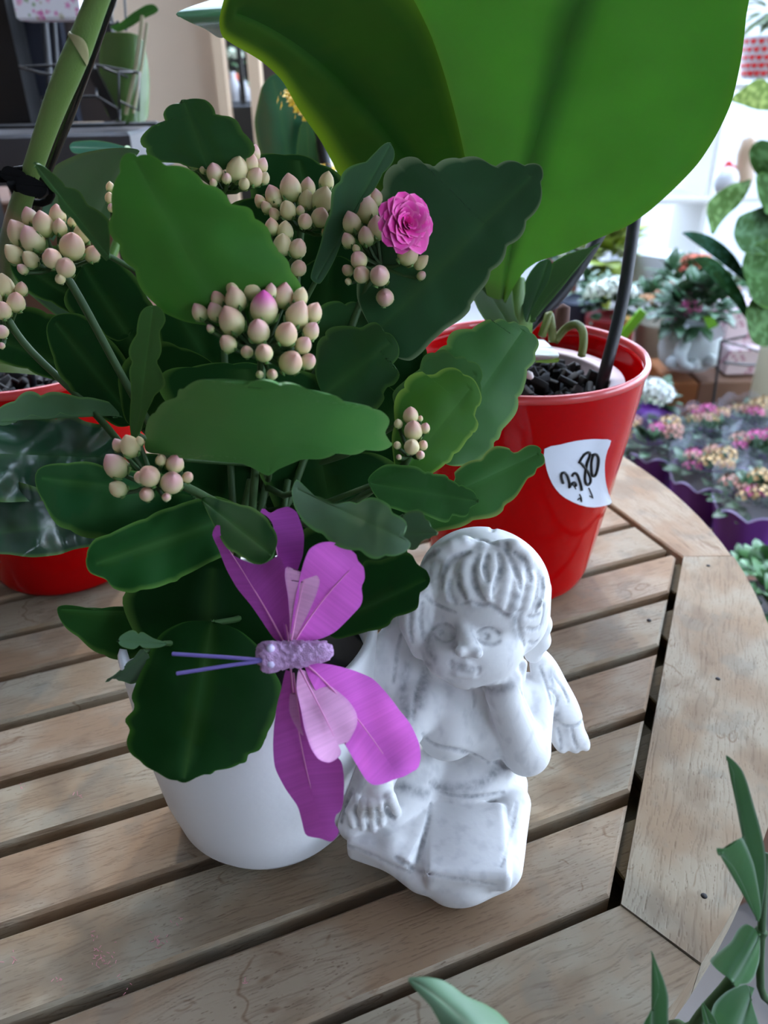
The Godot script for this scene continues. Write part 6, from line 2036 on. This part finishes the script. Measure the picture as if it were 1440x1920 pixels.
	# variegated climber at the frame's edge
	var vg := thing("variegated_plant", px(1440, 560, 1.5), "tall plant with large green and cream blotched leaves before the white shelves", "plant")
	var vgc := Color(0.10, 0.20, 0.06)
	for f in [[[1370, 186, 1390, 168, 1415, 150, 1432, 148, 1450, 165, 1465, 190, 1450, 206, 1420, 206, 1395, 198], [1470, 195, 1.52], [1372, 188, 1.45], Color(0.36, 0.46, 0.12)],
		[[1325, 400, 1328, 380, 1345, 362, 1372, 345, 1395, 340, 1408, 336, 1402, 360, 1385, 385, 1366, 402, 1350, 420, 1336, 440], [1410, 334, 1.52], [1336, 438, 1.42], Color(0.17, 0.28, 0.09)],
		[[1405, 285, 1412, 270, 1430, 262, 1460, 275, 1470, 330, 1450, 350, 1425, 335, 1408, 310], [1470, 340, 1.52], [1405, 285, 1.47], Color(0.12, 0.25, 0.08)],
		[[1418, 330, 1440, 320, 1470, 340, 1470, 420, 1440, 400, 1422, 370], [1470, 350, 1.5], [1430, 400, 1.45], Color(0.13, 0.26, 0.08)],
		[[1376, 440, 1384, 408, 1410, 395, 1440, 386, 1470, 400, 1470, 470, 1420, 478, 1390, 470], [1470, 430, 1.5], [1378, 440, 1.44], Color(0.13, 0.24, 0.12)],
		[[1392, 500, 1400, 470, 1430, 452, 1470, 450, 1470, 560, 1440, 580, 1410, 560], [1470, 520, 1.5], [1395, 505, 1.44], Color(0.11, 0.23, 0.08)],
		[[1398, 590, 1410, 560, 1440, 540, 1470, 550, 1470, 640, 1430, 650, 1410, 640], [1470, 580, 1.5], [1405, 620, 1.46], Color(0.12, 0.22, 0.08)],
		[[1280, 436, 1300, 434, 1330, 442, 1356, 458, 1378, 480, 1396, 510, 1402, 530, 1380, 505, 1355, 478, 1325, 456, 1300, 442], [1402, 530, 1.5], [1280, 436, 1.42], Color(0.06, 0.16, 0.12)],
		[[1300, 484, 1322, 480, 1345, 488, 1370, 515, 1392, 550, 1406, 590, 1400, 600, 1380, 570, 1360, 535, 1340, 508, 1322, 492], [1404, 596, 1.5], [1300, 484, 1.42], Color(0.04, 0.12, 0.05)]]:
		leaf(vg, "leaf", f[0], f[1], f[2], {"mat": M.leaf_matt, "col": Color(f[3].r * 0.30, f[3].g * 0.36, f[3].b * 0.22), "rib": f[3] * 0.6, "under": f[3] * 0.3, "blotch": f[3] * 0.75, "thick": 0.003, "ripple": 0.01, "rings": 10})
	bar(vg, "stem", [1446, 120, 1448, 300, 1450, 500, 1440, 640], [1.53], 0.005, M.stem)

	# --- at the viewer's side: the leaves of a plant standing before the table ---
	var fp := thing("bamboo_plant", Vector3(0.16, 0.0, -0.02), "slender bamboo-like plant whose narrow leaves reach over the table rim", "plant")
	var fc := Color(0.042, 0.125, 0.036)
	var fm := {"mat": M.leaf, "col": fc, "rim": fc.lightened(0.15), "rib": fc.lightened(0.12), "thick": 0.0006}
	for f in [[[1361, 1416, 1380, 1430, 1392, 1445, 1402, 1470, 1415, 1515, 1425, 1550, 1433, 1585, 1436, 1612, 1436, 1650, 1431, 1690, 1425, 1722, 1412, 1672, 1400, 1612, 1391, 1560, 1384, 1520, 1377, 1470, 1376, 1448], [1427, 1740, 0.275], [1362, 1418, 0.262], 0.0],
		[[1344, 1590, 1364, 1591, 1382, 1580, 1391, 1570, 1402, 1590, 1414, 1622, 1422, 1664, 1427, 1704, 1422, 1730, 1412, 1704, 1396, 1664, 1376, 1626, 1360, 1610, 1346, 1601], [1427, 1738, 0.274], [1346, 1595, 0.255], 0.03],
		[[1331, 1802, 1346, 1786, 1370, 1766, 1384, 1742, 1398, 1732, 1414, 1740, 1424, 1756, 1425, 1780, 1423, 1804, 1414, 1832, 1404, 1844, 1388, 1846, 1382, 1853, 1366, 1834, 1346, 1820], [1426, 1752, 0.272], [1372, 1846, 0.262], 0.05],
		[[1338, 1884, 1364, 1858, 1400, 1846, 1410, 1880, 1428, 1960, 1345, 1975, 1330, 1930], [1420, 1840, 0.285], [1370, 1970, 0.275], 0.0],
		[[1318, 1880, 1328, 1892, 1342, 1912, 1352, 1940, 1340, 1970, 1326, 1940, 1316, 1900], [1345, 1975, 0.28], [1318, 1881, 0.275], 0.0],
		[[1221, 1782, 1234, 1812, 1245, 1838, 1253, 1868, 1253, 1900, 1250, 1965, 1196, 1965, 1206, 1920, 1226, 1888, 1235, 1862, 1235, 1842, 1228, 1812], [1222, 1990, 0.262], [1222, 1784, 0.25], 0.03]]:
		var o := fm.duplicate()
		o.cup = f[3]
		leaf(fp, "leaf", f[0], f[1], f[2], o)
	var s1 := MB.new()
	s1.tube(spline([px(1436, 1600, 0.28), px(1428, 1740, 0.277), px(1426, 1850, 0.285), px(1440, 2000, 0.32), Vector3(0.165, 0.5, -0.06), Vector3(0.16, 0.2, -0.02)], 5, false), [0.0014], 8)
	obj("stem", s1.mesh(M.stem), fp)
	var s2 := MB.new()
	s2.tube(spline([px(1428, 1745, 0.277), px(1370, 1840, 0.288), px(1300, 1925, 0.30), px(1240, 2040, 0.34), Vector3(0.15, 0.4, -0.03), Vector3(0.155, 0.2, -0.02)], 5, false), [0.0022], 8)
	obj("stem", s2.mesh(M.stem), fp)
	var s4 := MB.new()
	s4.tube(spline([px(1222, 1985, 0.262), px(1232, 2040, 0.29), px(1246, 2090, 0.335)], 4, false), [0.0014], 8)
	obj("stem", s4.mesh(M.stem), fp)
	var fpot := thing("flower_pot", Vector3(0.16, 0, -0.02), "plain dark pot on the floor before the table holding the bamboo-like plant", "flower pot")
	pot_at(fpot, "pot", Vector3(0.16, 0, -0.02), 0.06, 0.08, 0.2, M.grey_pot)
	var f6 := thing("broad_leaf_plant", Vector3(0.03, 0.0, 0.06), "plant with a pale twisted broad leaf reaching in over the lowest table board", "plant")
	leaf(f6, "leaf", [765, 1839, 768, 1832, 800, 1832, 830, 1838, 848, 1848, 866, 1862, 884, 1872, 908, 1882, 934, 1898, 956, 1922, 980, 1990, 846, 1990, 832, 1936, 808, 1888, 782, 1860], [930, 2000, 0.215], [767, 1836, 0.225], {"mat": M.leaf, "col": Color(0.13, 0.22, 0.13), "rim": Color(0.10, 0.2, 0.09), "rib": Color(0.2, 0.27, 0.17), "thick": 0.0008, "cup": 0.12, "bend": [870, 1890]})
	var s3 := MB.new()
	s3.tube(spline([px(930, 1995, 0.216), px(960, 2100, 0.23), Vector3(0.035, 0.6, 0.04), Vector3(0.03, 0.2, 0.06)], 5, false), [0.0016], 8)
	obj("stem", s3.mesh(M.stem), f6)
	var fpot2 := thing("flower_pot", Vector3(0.0, 0, 0.08), "plain dark pot on the floor holding the plant with the pale twisted leaf", "flower pot")
	pot_at(fpot2, "pot", Vector3(0.0, 0, 0.08), 0.05, 0.07, 0.2, M.grey_pot)

	# pink fibres shed on the slats
	var pf := MB.new()
	for q in [[190, 1792, 34, 26], [176, 1756, 14, 5], [296, 1765, 22, 14], [112, 1838, 16, 8], [460, 1842, 6, 4], [150, 1490, 14, 4], [40, 1475, 12, 4], [330, 1730, 20, 4], [230, 1850, 30, 5], [20, 1800, 20, 5]]:
		for i in q[3]:
			var x: float = q[0] + rng.randfn(0.0, 0.4) * q[2]
			var y: float = q[1] + rng.randfn(0.0, 0.4) * q[2]
			var a := rng.randf() * TAU
			var l := rng.randf_range(2.0, 9.0)
			pf.tube([on(x, y, TOP + 0.0009), on(x + cos(a) * l, y + sin(a) * l, TOP + 0.0013)], [0.00013], 5)
	tag(obj("pink_fibres", pf.mesh(mat("pink_fibre", Color(0.78, 0.48, 0.52), 0.6))), "scattered short pink fibres shed on the slats near the planter", "fibres", "", "stuff")

func floral() -> StandardMaterial3D:
	var im := Image.create(256, 128, false, Image.FORMAT_RGB8)
	im.fill(Color(0.86, 0.85, 0.87))
	var r := RandomNumberGenerator.new()
	r.seed = 4
	for i in 70:
		var c := Vector2(r.randf() * 256.0, r.randf() * 128.0)
		var s := r.randf_range(3.0, 11.0)
		var col: Color = [Color(0.80, 0.48, 0.68), Color(0.86, 0.62, 0.74), Color(0.52, 0.60, 0.45), Color(0.70, 0.68, 0.60), Color(0.78, 0.40, 0.62)][r.randi() % 5]
		for y in range(maxi(0, int(c.y - s)), mini(128, int(c.y + s))):
			for x in range(maxi(0, int(c.x - s)), mini(256, int(c.x + s))):
				var v := Vector2(x, y) - c
				if v.length() < s * (0.7 + 0.3 * cos(v.angle() * 5.0)): im.set_pixel(x, y, col)
	var m := mat("floral_print", Color.WHITE, 0.5)
	m.albedo_texture = ImageTexture.create_from_image(im)
	m.uv1_scale = Vector3(10.0, 20.0, 1.0)
	return m

func floral_small() -> StandardMaterial3D:
	var im := Image.create(128, 128, false, Image.FORMAT_RGB8)
	im.fill(Color(0.78, 0.70, 0.71))
	var r := RandomNumberGenerator.new()
	r.seed = 8
	for i in 40:
		var c := Vector2(r.randf() * 128.0, r.randf() * 128.0)
		for y in range(maxi(0, int(c.y - 7)), mini(128, int(c.y + 7))):
			for x in range(maxi(0, int(c.x - 7)), mini(128, int(c.x + 7))):
				var v := Vector2(x, y) - c
				if v.length() < 6.0 * (0.6 + 0.4 * cos(v.angle() * 4.0)): im.set_pixel(x, y, Color(0.58, 0.36, 0.42))
	var m := mat("floral_paper", Color.WHITE, 0.6)
	m.albedo_texture = ImageTexture.create_from_image(im)
	m.uv1_scale = Vector3(8.0, 8.0, 1.0)
	return m
